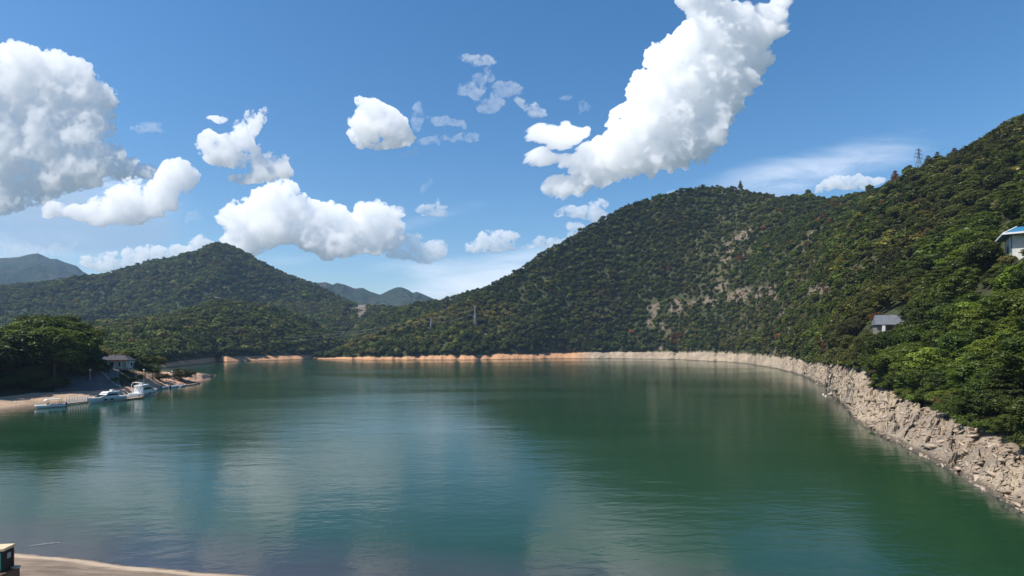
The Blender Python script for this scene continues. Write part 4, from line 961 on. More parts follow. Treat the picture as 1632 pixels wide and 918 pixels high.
WHITE = pbr('white_gelcoat', (.80, .80, .78), .28, spec=.5); GLASSD = pbr('dark_glass', (.012, .015, .02), .06, spec=.7); NAVY = pbr('navy_band', (.02, .035, .09), .35)
GREYM = pbr('grey_metal', (.34, .35, .36), .45, .6); WOODD = pbr('deck_boards', (.36, .27, .19), .8, noise=.35, nscale=2.5); PINKF = pbr('faded_red_float', (.50, .22, .20), .7, noise=.3, nscale=2)
CANV = pbr('pale_canvas', (.66, .66, .64), .8); BLACKM = pbr('black_rubber', (.015, .015, .016), .6); CHROME = pbr('rail_steel', (.62, .63, .65), .25, .9)
CONC = pbr('concrete', (.36, .33, .29), .9, noise=.4, nscale=1.2, bump=.02); CONCP = pbr('pale_concrete', (.52, .49, .43), .9, noise=.3, nscale=1.5, bump=.02); CONCD = pbr('dark_paving', (.13, .125, .12), .9, noise=.45, nscale=.8, bump=.05)
WALLW = pbr('white_plaster', (.70, .70, .67), .85, noise=.15, nscale=1.0); ROOFD = pbr('dark_tiles', (.045, .045, .055), .75, noise=.4, nscale=1.5, bump=.03); REDT = pbr('dull_red_trim', (.22, .055, .04), .7)
ROOFB = pbr('blue_sheet_roof', (.03, .17, .33), .5, noise=.15, nscale=.6); ROOFG = pbr('grey_blue_roof', (.13, .145, .17), .6, noise=.3, nscale=1.0); TEAL = pbr('teal_paint', (.03, .22, .19), .5)
WOODB = pbr('brown_timber', (.12, .075, .05), .85, noise=.4, nscale=3)

def hull(L, B, H, bow=.42, flare=.72, keel=-.5):
    """rings from the stern (x = 0) to the bow (x = L): a rounded chine below, sheer rising to the bow"""
    rings = []
    for i in range(13):
        t = i / 12; w = B / 2 * (1 - max(0, (t - bow) / (1 - bow)) ** 2.1) if t > bow else B / 2 * (.92 + .08 * t / bow)
        w = max(w, .03); sh = H * (1 + .32 * t ** 2); x = L * t; rake = .09 * L * t ** 3
        wl = w * (flare + .1 * (1 - t)); kz = keel * (1 - t ** 3) - .02
        rings.append([(x + rake, -w, sh), (x + rake * .5, -wl * .98, sh * .35), (x, -wl * .7, 0.02 + kz * .5), (x, 0, kz), (x, wl * .7, 0.02 + kz * .5), (x + rake * .5, wl * .98, sh * .35), (x + rake, w, sh)])
    return rings
def at_water(px, py): Y = depth_of(py); return Vector(((px - CXP) / FPX * Y, Y, 0))

def motor_yacht(label, p0, p1, B=4.0, H=1.5, fly=True, arch=True, dark=True):
    """p0: stern, p1: bow, on the water"""
    d = p1 - p0; L = d.length; r = empty('motor_yacht', p0, math.atan2(d.y, d.x)); tag(r, label, 'motor yacht', 'boats moored along the left bank')
    MB().loft(hull(L * .93, B, H)).build('hull', WHITE, r, True, .02)
    k = L / 15
    MB().prism([(.3, -B * .44), (L * .62, -B * .44), (L * .90, -B * .10), (L * .90, B * .10), (L * .62, B * .44), (.3, B * .44)], H * 1.05, H * 1.05 + .08).build('deck', WOODD if not dark else WHITE, r)
    s = MB().side([(L * .22, H), (L * .78, H * 1.22), (L * .60, H + 1.15 * k), (L * .52, H + 1.65 * k), (L * .24, H + 1.65 * k)], -B * .36, B * .36).build('cabin', WHITE, r, False, .06)
    for sg in (-1, 1):
        MB().side([(L * .27, H + .75 * k), (L * .66, H + .72 * k), (L * .575, H + 1.18 * k), (L * .50, H + 1.45 * k), (L * .27, H + 1.42 * k)], sg * B * .36 - .02, sg * B * .36 + .03 * 1).build('side_window', GLASSD, r)
        for q in (.42, .60): MB().box(L * q, L * (q + .09), sg * B * .476 - .06, sg * B * .476 + .06, H * .52, H * .82).build('hull_window', GLASSD, r)
    MB().add([(L * .765, -B * .27, H * 1.25 + .03), (L * .765, B * .27, H * 1.25 + .03), (L * .60, B * .33, H + 1.20 * k), (L * .60, -B * .33, H + 1.20 * k), (L * .77, -B * .27, H * 1.25 - .05), (L * .77, B * .27, H * 1.25 - .05)], [(0, 1, 2, 3), (0, 1, 5, 4)]).build('windscreen', GLASSD, r)
    if fly:
        f = MB().side([(L * .20, H + 1.68 * k), (L * .56, H + 1.68 * k), (L * .50, H + 2.15 * k), (L * .16, H + 2.05 * k)], -B * .32, B * .32).build('flybridge', WHITE, r, False, .05)
        MB().box(L * .30, L * .36, -.5, .5, H + 2.1 * k, H + 2.75 * k).build('seat', CANV, r)
    if arch:
        a = MB()
        for sg in (-1, 1): a.tube([(L * .15, sg * B * .34, H + .2), (L * .10, sg * B * .34, H + 2.2 * k), (L * .14, sg * B * .28, H + 2.9 * k)], .12)
        a.tube([(L * .14, -B * .28, H + 2.9 * k), (L * .14, B * .28, H + 2.9 * k)], .13); a.build('radar_arch', WHITE, r)
    ra = MB()
    for sg in (-1, 1):
        pts = [(L * t, sg * B / 2 * (.95 - .9 * max(0, (t - .55) / .42) ** 2), H * (1 + .32 * t * t) + .65) for t in (.58, .66, .74, .82, .9, .96)]
        ra.tube(pts, .03, 4)
        for p_ in pts: ra.tube([p_, (p_[0], p_[1], p_[2] - .65)], .025, 4)
    ra.build('bow_rail', CHROME, r)
    MB().box(-.9, .1, -B * .42, B * .42, .15, .32).build('swim_platform', WOODD, r)
    return r

# long white yacht, bow towards the dam
motor_yacht('largest boat, long white motor yacht with a dark side window band', at_water(196, 637.5), at_water(139, 644), 4.3, 1.55, True, False)
# second yacht, seen from its open stern
motor_yacht('white cabin cruiser with an arch over its open cockpit, moored behind the railed pontoon', at_water(212, 634.5), at_water(249, 627.2), 4.4, 1.6, True, True)

def small_boat(name, label, p0, p1, B, H, canopy=None, screen=False, col=WHITE, seats=2, motor=True):
    d = p1 - p0; L = d.length; r = empty(name, p0, math.atan2(d.y, d.x)); tag(r, label, 'boat', 'boats moored along the left bank')
    rings = hull(L * .93, B, H, .5, .8, -.25); MB().loft(rings).build('hull', col, r, True)
    MB().prism([(.2, -B * .36), (L * .55, -B * .36), (L * .82, -B * .1), (L * .82, B * .1), (L * .55, B * .36), (.2, B * .36)], H * 1.03, H * 1.03 + .05).build('cockpit_floor', GREYM, r)
    for i in range(seats): MB().box(L * (.2 + .22 * i), L * (.2 + .22 * i) + .45, -B * .36, B * .36, H + .05, H + .3).build('seat', CANV, r)
    if motor: MB().box(-.45, -.1, -.22, .22, .1, H + .55).tube([(-.3, 0, .1), (-.35, 0, -.6)], .08).build('outboard_motor', BLACKM, r)
    if screen: MB().add([(L * .62, -B * .4, H), (L * .62, B * .4, H), (L * .55, B * .36, H + .6), (L * .55, -B * .36, H + .6), (L * .64, -B * .4, H), (L * .64, B * .4, H)], [(0, 1, 2, 3), (0, 1, 5, 4)]).build('windscreen', GLASSD, r)
    if canopy:
        MB().side([(L * .16, H + 1.75), (L * .62, H + 1.75), (L * .70, H + 1.58), (L * .62, H + 1.9), (L * .18, H + 1.9), (L * .10, H + 1.6)], -B * .46, B * .46).build('canopy', canopy, r)
        for x in (.17, .6):
            for sg in (-1, 1): MB().tube([(L * x, sg * B * .42, H), (L * x, sg * B * .42, H + 1.75)], .08, 5).build('canopy_post', CHROME, r)
    return r
small_boat('canopy_boat', 'small open boat with a white canopy roof, nearest to the pale beach', at_water(104, 648.2), at_water(55, 651.5), 2.7, .9, WHITE, True)
small_boat('speedboat', 'small white speedboat whose raised bow shows just behind the long yacht', at_water(176, 632.5), at_water(190, 625.5), 2.2, .8, None, True, WHITE, 1)
small_boat('speedboat', 'white runabout with a dark windscreen tied up beyond the cabin cruiser, on its bow side', at_water(248, 622.5), at_water(238, 624.5), 2.3, .9, None, True, WHITE, 1)
small_boat('rowing_boat', 'white rowing boat with a raised bow, first past the two large boats towards the spit', at_water(257, 620.3), at_water(269, 617.6), 1.9, .8, None, False, WHITE, 2)
small_boat('rowing_boat', 'flat white punt like boat, second past the large boats towards the tip of the spit', at_water(272, 618.6), at_water(285, 616.0), 2.2, .8, None, False, WHITE, 3)
small_boat('rowing_boat', 'low pale boat lying third along the sandy spit', at_water(288, 616.6), at_water(296, 614.8), 1.8, .6, None, False, CANV, 2, False)

def plank_dock(name, label, pts, w, z, edge=None):
    r = empty(name, pts[0]); tag(r, label, 'dock', 'floating docks on the left bank'); o = Vector(pts[0])
    dk, fl = MB(), MB()
    for a, b in zip(pts[:-1], pts[1:]):
        a, b = Vector(a) - o, Vector(b) - o; d = (b - a).normalized(); n = Vector((-d.y, d.x, 0)) * w / 2
        for m, z0, z1, e in ((dk, z - .12, z, 0), (fl, -.2, z - .13, -.15)):
            q = [a - n * (1 + e), a + n * (1 + e), b + n * (1 + e), b - n * (1 + e)]; m.prism([(p_.x, p_.y) for p_ in q], z0, z1)
    dk.build('deck', WOODD, r); fl.build('floats', edge or GREYM, r); return r, o
A_, B_ = at_water(101, 645.8), at_water(138, 641.5)
rd, o_ = plank_dock('floating_dock', 'walkway pontoon with a row of white posts between the canopy boat and the long yacht', [A_, B_], 1.8, .55)
for i in range(9):
    p_ = A_.lerp(B_, (i + .3) / 9) - o_
    m = MB(); m.tube([(p_.x + .7, p_.y, .5), (p_.x + .7, p_.y + .3, 2.6)], .09, 6); m.tube([(p_.x + .7, p_.y - .8, .5), (p_.x + .7, p_.y + .25, 2.4)], .07, 6); m.build('white_post', WHITE, rd)
A_, B_ = at_water(196, 637.0), at_water(224, 632.0)
A_ = at_water(198, 637.5); B_ = at_water(224, 634.3)
rd, o_ = plank_dock('floating_dock', 'square pontoon with white railings and a faded red edge in front of the cabin cruiser', [A_, B_], 3.4, .5, PINKF)
def railing(parent, a, b, h, n, mat, r=.06, mid=True):
    m = MB()
    for z in ((h, h * .5) if mid else (h,)): m.tube([(a.x, a.y, a.z + z), (b.x, b.y, b.z + z)], r, 5)
    m.build('rail', mat, parent)
    for i in range(n + 1):
        p_ = a.lerp(b, i / n); MB().tube([(p_.x, p_.y, p_.z), (p_.x, p_.y, p_.z + h)], r * 1.1, 5).build('rail_post', mat, parent)
dv = (B_ - A_).normalized(); nn = Vector((dv.y, -dv.x, 0)) * 1.6; up = Vector((0, 0, .5))
railing(rd, A_ - o_ + nn + up, B_ - o_ + nn + up, 1.25, 6, WHITE); railing(rd, B_ - o_ + nn + up, B_ - o_ - nn + up, 1.25, 2, WHITE); railing(rd, A_ - o_ - nn + up, B_ - o_ - nn + up, 1.25, 5, WHITE)
rd, o_ = plank_dock('landing_stage', 'low narrow landing stage reaching along the sandy spit past the last small boat', [at_water(297, 614.9), at_water(318, 611.2)], 1.3, .45)
for t in (.1, .5, .9): p_ = at_water(297, 614.9).lerp(at_water(318, 611.2), t) - o_; MB().tube([(p_.x, p_.y, -.6), (p_.x, p_.y, 1.1)], .1, 6).build('mooring_post', WOODB, rd)
# gangway from the bank to the cruiser's pontoon
g0, g1 = at_water(197, 632.2), at_water(204, 636.0); zg = 1.2
r = empty('gangway', g0); tag(r, 'short pinkish gangway with rails leading from the sand to the red edged pontoon', 'gangway')
e_ = g1 - g0; m = MB(); n = Vector((-e_.y, e_.x, 0)).normalized() * .7
m.add([(n.x, n.y, 1.3), (-n.x, -n.y, 1.3), (e_.x - n.x, e_.y - n.y, .62), (e_.x + n.x, e_.y + n.y, .62), (n.x, n.y, 1.18), (-n.x, -n.y, 1.18), (e_.x - n.x, e_.y - n.y, .5), (e_.x + n.x, e_.y + n.y, .5)], [(0, 1, 2, 3), (7, 6, 5, 4), (0, 3, 7, 4), (1, 5, 6, 2), (0, 4, 5, 1), (3, 2, 6, 7)]).build('walkway', WOODD, r)
for sg in (-1, 1): MB().tube([(sg * n.x, sg * n.y, 2.3), (e_.x + sg * n.x, e_.y + sg * n.y, 1.6)], .05, 5).build('handrail', WHITE, r)

# ---- paved embankment with a pale coping, below the grove
def bank_pt(px, Y, dz=0.0): return Vector(((px - CXP) / FPX * Y, Y, ground_at(bankH, px, Y) + dz))
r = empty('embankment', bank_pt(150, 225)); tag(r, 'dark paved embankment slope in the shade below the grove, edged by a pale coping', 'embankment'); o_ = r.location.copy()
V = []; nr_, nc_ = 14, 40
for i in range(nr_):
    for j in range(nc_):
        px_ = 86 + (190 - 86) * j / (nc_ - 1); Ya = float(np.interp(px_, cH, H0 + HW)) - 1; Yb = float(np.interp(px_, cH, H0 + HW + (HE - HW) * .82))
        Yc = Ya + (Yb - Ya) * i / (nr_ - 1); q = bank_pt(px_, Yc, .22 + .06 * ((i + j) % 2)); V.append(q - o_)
obj('paving', np_mesh('paving', V, grid_faces(nr_, nc_), CONCD), r)  # paving in a darker, uneven grey than the coping
for Yt, nm in ((.84, 'coping'),):
    m = MB(); path = []
    for j in range(28):
        px_ = 118 + (193 - 118) * j / 27; fr = .84 - .84 * max(0, (px_ - 150) / 43) ** 1.1
        Yc = float(np.interp(px_, cH, H0 + HW + (HE - HW) * fr)); path.append(bank_pt(px_, Yc, .45) - o_)
    for a, b in zip(path[:-1], path[1:]):
        m.loft([[(a.x, a.y - .3, a.z - .5), (a.x, a.y + .3, a.z - .5), (a.x, a.y + .3, a.z + .12), (a.x, a.y - .3, a.z + .12)], [(b.x, b.y - .3, b.z - .5), (b.x, b.y + .3, b.z - .5), (b.x, b.y + .3, b.z + .12), (b.x, b.y - .3, b.z + .12)]])
    m.build('coping', CONCP, r)
    for j in range(2, 28, 4): a = path[j]; MB().box(a.x - .22, a.x + .22, a.y - .3, a.y + .3, a.z + .1, a.z + .55).build('coping_block', CONCP, r)

# ---- houses
def hip_roof(mb, x0, x1, y0, y1, z, h, ov=.6, t=.18, ridge=.5):
    x0 -= ov; x1 += ov; y0 -= ov; y1 += ov; cx = (x0 + x1) / 2; cy = (y0 + y1) / 2; hx = (x1 - x0) / 2 * ridge
    v = [(x0, y0, z), (x1, y0, z), (x1, y1, z), (x0, y1, z), (cx - hx, cy, z + h), (cx + hx, cy, z + h), (x0, y0, z - t), (x1, y0, z - t), (x1, y1, z - t), (x0, y1, z - t)]
    return mb.add(v, [(0, 1, 5, 4), (1, 2, 5), (2, 3, 4, 5), (3, 0, 4), (9, 8, 7, 6), (0, 6, 7, 1), (1, 7, 8, 2), (2, 8, 9, 3), (3, 9, 6, 0)])
def wall_box(parent, x0, x1, y0, y1, z0, z1, mat=WALLW): return MB().box(x0, x1, y0, y1, z0, z1).build('wall', mat, parent)

Yh = 256; P0 = Vector(((187 - CXP) / FPX * Yh, Yh, ground_at(bankH, 187, Yh) - .2)); r = empty('lakeside_house', P0, R(12))
tag(r, 'white single storey lakeside house with a dark hipped roof and a shaded porch', 'house')
W2, D2 = 5.6, 4.0
wall_box(r, -W2, W2, -D2 + 1.8, D2, 0, 3.5); MB().box(-W2 - .3, W2 + .3, -D2 - .3, D2 + .3, -.8, -.01).build('plinth', CONC, r)
rf = hip_roof(MB(), -W2, W2, -D2, D2, 3.62, 2.1, .6, .2, .45).build('roof', ROOFD, r)
MB().box(-W2 - .62, W2 + .62, -D2 - .68, -D2 - .56, 3.36, 3.72).build('eaves_board', REDT, r)
for x in (-4.9, -2.2, .5, 3.1, 5.2): MB().box(x - .2, x + .2, -D2, -D2 + .4, 0, 3.4).build('porch_column', WALLW, r)
for x in (-4.0, .3 - 1.6, 2.1): 
    w = MB().box(x - .65, x + .65, -D2 + 1.74, -D2 + 1.84, .9, 2.5).build('window', GLASSD, r); MB().box(x - .75, x + .75, -D2 + 1.66, -D2 + 1.73, .78, .89).build('sill', WALLW, w)
d_ = MB().box(3.9, 4.9, -D2 + 1.74, -D2 + 1.84, 0, 2.3).build('door', WOODB, r); MB().box(4.7, 4.78, -D2 + 1.66, -D2 + 1.73, 1.0, 1.12).build('handle', CHROME, d_)
MB().box(W2 - .02, W2 + .06, -.6, .8, .9, 2.4).build('window', GLASSD, r)
# white gable pieces of the lower left wing that shows above the eaves
wg = MB(); wg.add([(-4.6, -D2 - .2, 3.9), (-2.6, -D2 - .2, 3.9), (-2.6, -D2 + 1.5, 3.9), (-4.6, -D2 + 1.5, 3.9), (-3.6, -D2 - .2, 5.2), (-3.6, -D2 + 1.5, 5.2)], [(0, 1, 4), (1, 2, 5, 4), (2, 3, 5), (3, 0, 4, 5), (3, 2, 1, 0)]); wg.build('dormer', WALLW, r)
MB().box(-1.4, -.7, -1.2, -.5, 4.2, 6.0).build('chimney', WALLW, rf)

Yh = hit(hillA, 1612, 420).y; Yh = float(np.clip(Yh, 118, 160)); zb = CAMZ + (HOR - 418) / FPX * Yh
P0 = Vector(((1656 - CXP) / FPX * Yh, Yh, zb)); r = empty('hillside_house', P0, R(-34)); k = Yh / FPX
tag(r, 'white house with a blue roof and white eaves, high in the right wood', 'house')
w_ = 30 * k * 1.25; d2 = w_ * .8; hz = 43 * k
wall_box(r, -w_, w_, -d2, d2, -3, hz - .05); hip_roof(MB(), -w_, w_, -d2, d2, hz + .22, w_ * .62, w_ * .30, .2, .25).build('roof', ROOFB, r)
fb = MB(); ov = w_ * .30 + .06
for (a, b, c, d) in ((-w_ - ov, w_ + ov, -d2 - ov - .08, -d2 - ov), (-w_ - ov, w_ + ov, d2 + ov, d2 + ov + .08)): fb.box(a, b, c, d, hz - .06, hz + .42)
fb.box(-w_ - ov - .08, -w_ - ov, -d2 - ov, d2 + ov, hz - .06, hz + .42); fb.box(w_ + ov, w_ + ov + .08, -d2 - ov, d2 + ov, hz - .06, hz + .42); fb.build('eaves_board', WHITE, r)
for sg in (-1, 1): MB().tube([(sg * (w_ + ov), -d2 - ov, hz + .30), (sg * w_ * .25 * 1.3, 0, hz + .30 + w_ * .62)], .16, 5).build('hip_ridge', WHITE, r)
MB().box(-w_ - .05, -w_ + .18, -d2 - .05, -d2 + .16, -3, hz - .06).build('corner_pilaster', TEAL, r)
for x in (-.45, .35):
    w = MB().box(w_ * x - .7, w_ * x + .7, -d2 - .04, -d2 + .02, hz * .30, hz * .66).build('window', GLASSD, r); MB().box(w_ * x - .8, w_ * x + .8, -d2 - .12, -d2 - .05, hz * .26, hz * .30).build('sill', WHITE, w)
w = MB().box(-w_ - .06, -w_ + .0, -.8, .8, hz * .3, hz * .66).build('window', GLASSD, r)

Ph = hit(hillA, 1412, 534); Yh = float(np.clip(Ph.y, 140, 220)); k = Yh / FPX; zb = CAMZ + (HOR - 533) / FPX * Yh
r = empty('hut', Vector(((1416 - CXP) / FPX * Yh, Yh, zb)), R(-20)); tag(r, 'small grey roofed hut half hidden by the trees of the right bank', 'hut')
w_, d2, hz = 19 * k, 11 * k, 16 * k
wall_box(r, -w_, w_ * .9, -d2, d2, -2, hz, pbr('weathered_wall', (.22, .20, .18), .9, noise=.4, nscale=1.2))
rf = MB().add([(-w_ * 1.12, -d2 * 1.35, hz - .1), (w_ * 1.08, -d2 * 1.35, hz - .1), (w_ * 1.0, 0, hz + 15 * k), (-w_ * 1.0, 0, hz + 15 * k), (w_ * 1.08, d2 * 1.35, hz - .1), (-w_ * 1.12, d2 * 1.35, hz - .1), (-w_ * 1.12, -d2 * 1.35, hz - .25), (w_ * 1.08, -d2 * 1.35, hz - .25), (w_ * 1.08, d2 * 1.35, hz - .25), (-w_ * 1.12, d2 * 1.35, hz - .25)],
    [(0, 1, 2, 3), (3, 2, 4, 5), (0, 3, 5), (1, 4, 2), (6, 9, 8, 7), (0, 6, 7, 1), (1, 7, 8, 4), (4, 8, 9, 5), (5, 9, 6, 0)]).build('roof', ROOFG, r)
MB().box(-w_ * .2, w_ * .15, -d2 - .05, -d2 + .02, 0, hz * .75).build('door', WOODB, r)
MB().box(w_ * .4, w_ * .7, -d2 - .05, -d2 + .02, hz * .35, hz * .75).build('window', GLASSD, r)
MB().box(-w_ * .62, -w_ * .40, -d2 * 1.3, -d2 * 1.16, -1.5, hz - .26).build('porch_post', WALLW, r)
# pale steps below the hut
r2 = empty('steps', Vector(((1408 - CXP) / FPX * (Yh - 3), Yh - 3, zb - .3)), R(-20)); tag(r2, 'pale concrete steps going down from the grey-roofed hut', 'steps'); m = MB()
for i in range(8): m.box(-.8, .8, -.4 * i - .4, -.4 * i, -2.6, -.22 * i)
m.build('flight', CONCP, r2)
# low annex roof beside the hut
r = empty('shed', Vector(((1442 - CXP) / FPX * (Yh + 3), Yh + 3, zb + 1.0)), R(-14)); tag(r, 'low shed with a bluish sheet roof just right of the grey-roofed hut, behind leaves', 'shed')
wall_box(r, -2.4, 2.4, -1.6, 1.6, -2, 1.9, pbr('shed_wall', (.20, .19, .18), .9, noise=.3)); MB().add([(-2.8, -2, 1.85), (2.8, -2, 1.85), (2.8, 2, 2.9), (-2.8, 2, 2.9), (-2.8, -2, 1.72), (2.8, -2, 1.72), (2.8, 2, 2.77), (-2.8, 2, 2.77)], [(0, 1, 2, 3), (7, 6, 5, 4), (0, 4, 5, 1), (1, 5, 6, 2), (2, 6, 7, 3), (3, 7, 4, 0)]).build('roof', ROOFG, r)

# far white buildings above the red clearing
for px_, w_, h_, lab in ((612, 11, 6.5, 'small pinkish white building at the right end of the far clearing'), (597, 9, 4.0, 'low pale building in the middle above the far red clearing'), (579, 12, 3.6, 'long low pale building nearest above the far red clearing')):
    q = hit(hillC, px_, 489); r = empty('far_building', q + Vector((0, -6, 2))); tag(r, lab, 'building', 'buildings above the far clearing')
    wall_box(r, -w_, w_, -5, 5, -4, h_ * 1.3, pbr('pinkish_wall', (.62, .50, .44), .85)); MB().box(-w_ - .6, w_ + .6, -5.6, 5.6, h_ * 1.3, h_ * 1.3 + .7).build('roof', CONCP, r)
    for i in range(3): MB().box(-w_ * .7 + i * w_ * .6, -w_ * .7 + i * w_ * .6 + 1.8, -5.12, -5.01, h_ * .5, h_ * .95).build('window', GLASSD, r)

# ---- pylons and wires
STEEL = pbr('galvanised_steel', (.22, .235, .25), .5, .5)
def pylon(name, label, base, H, b, t=.35, arms=((.93, .16), (.80, .22), (.67, .26)), rr=.1, cat='pylon', mat=None):
    mat = mat or STEEL; r = empty(name, base, R(25)); tag(r, label, cat); half = lambda z: (b + (t - b) * min(1, (z / (H * .66)))) / 2 if z < H * .66 else t / 2 * (1 - .6 * (z / H - .66) / .34)
    cor = [(-1, -1), (1, -1), (1, 1), (-1, 1)]; lv = [H * q for q in (0, .14, .27, .39, .49, .58, .66, .74, .82, .9, 1.0)]
    for sx, sy in cor: MB().tube([(sx * half(z), sy * half(z), z if i else -1) for i, z in enumerate(lv)], rr, 4).build('leg', mat, r)
    m = MB()
    for z0, z1 in zip(lv[:-1], lv[1:]):
        for a in range(4):
            (ax, ay), (bx_, by_) = cor[a], cor[(a + 1) % 4]
            m.tube([(ax * half(z0), ay * half(z0), z0), (bx_ * half(z1), by_ * half(z1), z1)], rr * .6, 3); m.tube([(bx_ * half(z0), by_ * half(z0), z0), (ax * half(z1), ay * half(z1), z1)], rr * .6, 3)
            m.tube([(ax * half(z1), ay * half(z1), z1), (bx_ * half(z1), by_ * half(z1), z1)], rr * .6, 3)
    m.build('bracing', mat, r)
    for q, w in arms:
        z = H * q; W = H * w
        for_ = MB()
        for sg in (-1, 1):
            for sy in (-1, 1): for_.tube([(sg * half(z), sy * half(z), z), (sg * W, 0, z + .1)], rr * .7, 3); for_.tube([(sg * half(z), sy * half(z), z + H * .035), (sg * W, 0, z + .1)], rr * .6, 3)
        ca = for_.build('crossarm', mat, r)
        for sg in (-1, 1): MB().tube([(sg * W * .97, 0, z), (sg * W * .97, 0, z - H * .045)], rr * 1.3, 6).build('insulator', GLASSD, ca)
    return r
pb = hit(hillA, 1464, 274); kk2 = pb.y / FPX
pylon('ridge_pylon', 'tall steel lattice pylon standing on the skyline of the right ridge beside pines', pb - Vector((0, 0, .5)), 46 * kk2, 13 * kk2, 2.4 * kk2, rr=.16)
top = pb + Vector((0, 0, 44 * kk2))
def wires(label, a, b, sag, offs, r=.045):
    m = MB()
    for ox, oz in offs:
        m.tube([(a.x + ox + (b.x - a.x) * t, a.y + (b.y - a.y) * t, a.z + oz + (b.z - a.z) * t - sag * 4 * t * (1 - t)) for t in np.linspace(0, 1, 26)], r, 3)
    o = m.build('power_lines', STEEL, None); tag(o, label, 'power line'); return o
wires('thin power lines climbing from the ridge pylon to the upper right over the trees', top, Vector(((1700 - CXP) / FPX * 470, 470, CAMZ + (HOR - 165) / FPX * 470)), 5, ((0, -.5), (1, -4), (-1, -8)), .035)
p1 = hit(hillA, 757, 524); k1 = p1.y / FPX; pylon('slim_pylon', 'slim pale lattice pylon low on the wooded flank, the taller of the two', p1, 36 * k1, 4.4 * k1, 1.4 * k1, ((.93, .05), (.55, .09)), .14, 'pylon', pbr('pale_steel', (.42, .45, .46), .6, .3))
p2 = hit(hillA, 687, 527); k2 = p2.y / FPX; pylon('slim_pylon', 'slim pale lattice pylon farther down the flank, the smaller of the two', p2, 22 * k2, 3.0 * k2, 1.0 * k2, ((.93, .05), (.6, .08)), .12, 'pylon', bpy.data.materials['pale_steel'])
WIREP = bpy.data.materials['pale_steel']
w_ = wires('pale wires strung from the smaller slim pylon across the valley mouth to the left', p2 + Vector((0, 0, 20 * k2)), Vector(((250 - CXP) / FPX * 860, 860, CAMZ + (HOR - 536) / FPX * 860)), 16, ((0, 0), (0, -5)), .10); w_.data.materials[0] = WIREP
w_ = wires('wires between the two slim pylons', p1 + Vector((0, 0, 33 * k1)), p2 + Vector((0, 0, 20 * k2)), 4, ((0, 0), (0, -8)), .07); w_.data.materials[0] = WIREP

# ---- lamps by the lakeside house
def pole_lamp(px_, Y_, h, label):
    q = bank_pt(px_, Y_); r = empty('pole_lamp', q); tag(r, label, 'lamp', 'pole lamps on the left bank')
    MB().tube([(0, 0, -.3), (0, 0, h)], .07, 6, .05).build('pole', WHITE, r)
    s = MB(); n = 8
    s.loft([[(a * math.cos(j * 6.283 / n), a * math.sin(j * 6.283 / n), h + z) for j in range(n)] for a, z in ((.08, 0), (.3, .12), (.36, .34), (.25, .58), (.05, .68))]).build('globe', WHITE, r, True)
pole_lamp(229.5, 253, 6.5, 'white globe pole lamp between the dark trees right of the lakeside house')
pole_lamp(274.5, 290, 5.4, 'white globe pole lamp near the lone tree of the spit')
pole_lamp(143.5, 232, 3.8, 'white globe pole lamp at the edge of the grove left of the bright green tree')

# ---- landing slab and pipe on the rocky shore
q = at_water(1341, 622); r = empty('landing_slab', q, R(-38)); tag(r, 'brown concrete landing slab tilted on the rocks at the bend of the right shore', 'slab')
MB().add([(-5, -3, 1.0), (8, -3, 1.3), (8, 4, 3.4), (-5, 4, 3.0), (-5, -3, -1), (8, -3, -1), (8, 4, -1), (-5, 4, -1)], [(0, 1, 2, 3), (0, 4, 5, 1), (1, 5, 6, 2), (2, 6, 7, 3), (3, 7, 4, 0)]).build('slab', pbr('brown_concrete', (.20, .15, .115), .9, noise=.3, nscale=1.2, bump=.04), r)
MB().box(-5.2, 8.2, -3.4, -3.02, -1, .9).build('kerb', CONC, r)
q = at_water(1326, 619); r = empty('drain_pipe', q + Vector((0, 1, 1.6)), R(-30)); tag(r, 'black drain pipe mouth jutting over the water beside the landing slab', 'pipe')
ring = [[(x, rr * math.cos(j * 6.283 / 14), rr * math.sin(j * 6.283 / 14)) for j in range(14)] for x, rr in ((5, .95), (-2.2, .95), (-2.2, .78), (4, .78))]; MB().loft(ring).build('pipe', BLACKM, r, True)
for i, (a, b) in enumerate(((1312, 629), (1316, 631.5), (1321, 629.5))):
    q = at_water(a, b); r = empty('buoy', q); tag(r, ('outermost', 'middle', 'innermost')[i] + ' of three tiny white floats off the landing slab', 'float', 'floats off the landing slab')
    MB().loft([[(a_ * math.cos(j * .785), a_ * math.sin(j * .785), z) for j in range(8)] for a_, z in ((.05, -.3), (.3, -.15), (.36, .05), (.25, .28), (.06, .36))]).build('float_body', WHITE, r, True)
    MB().tube([(0, 0, .3), (0, 0, .55)], .05, 5).build('eye', GREYM, r)

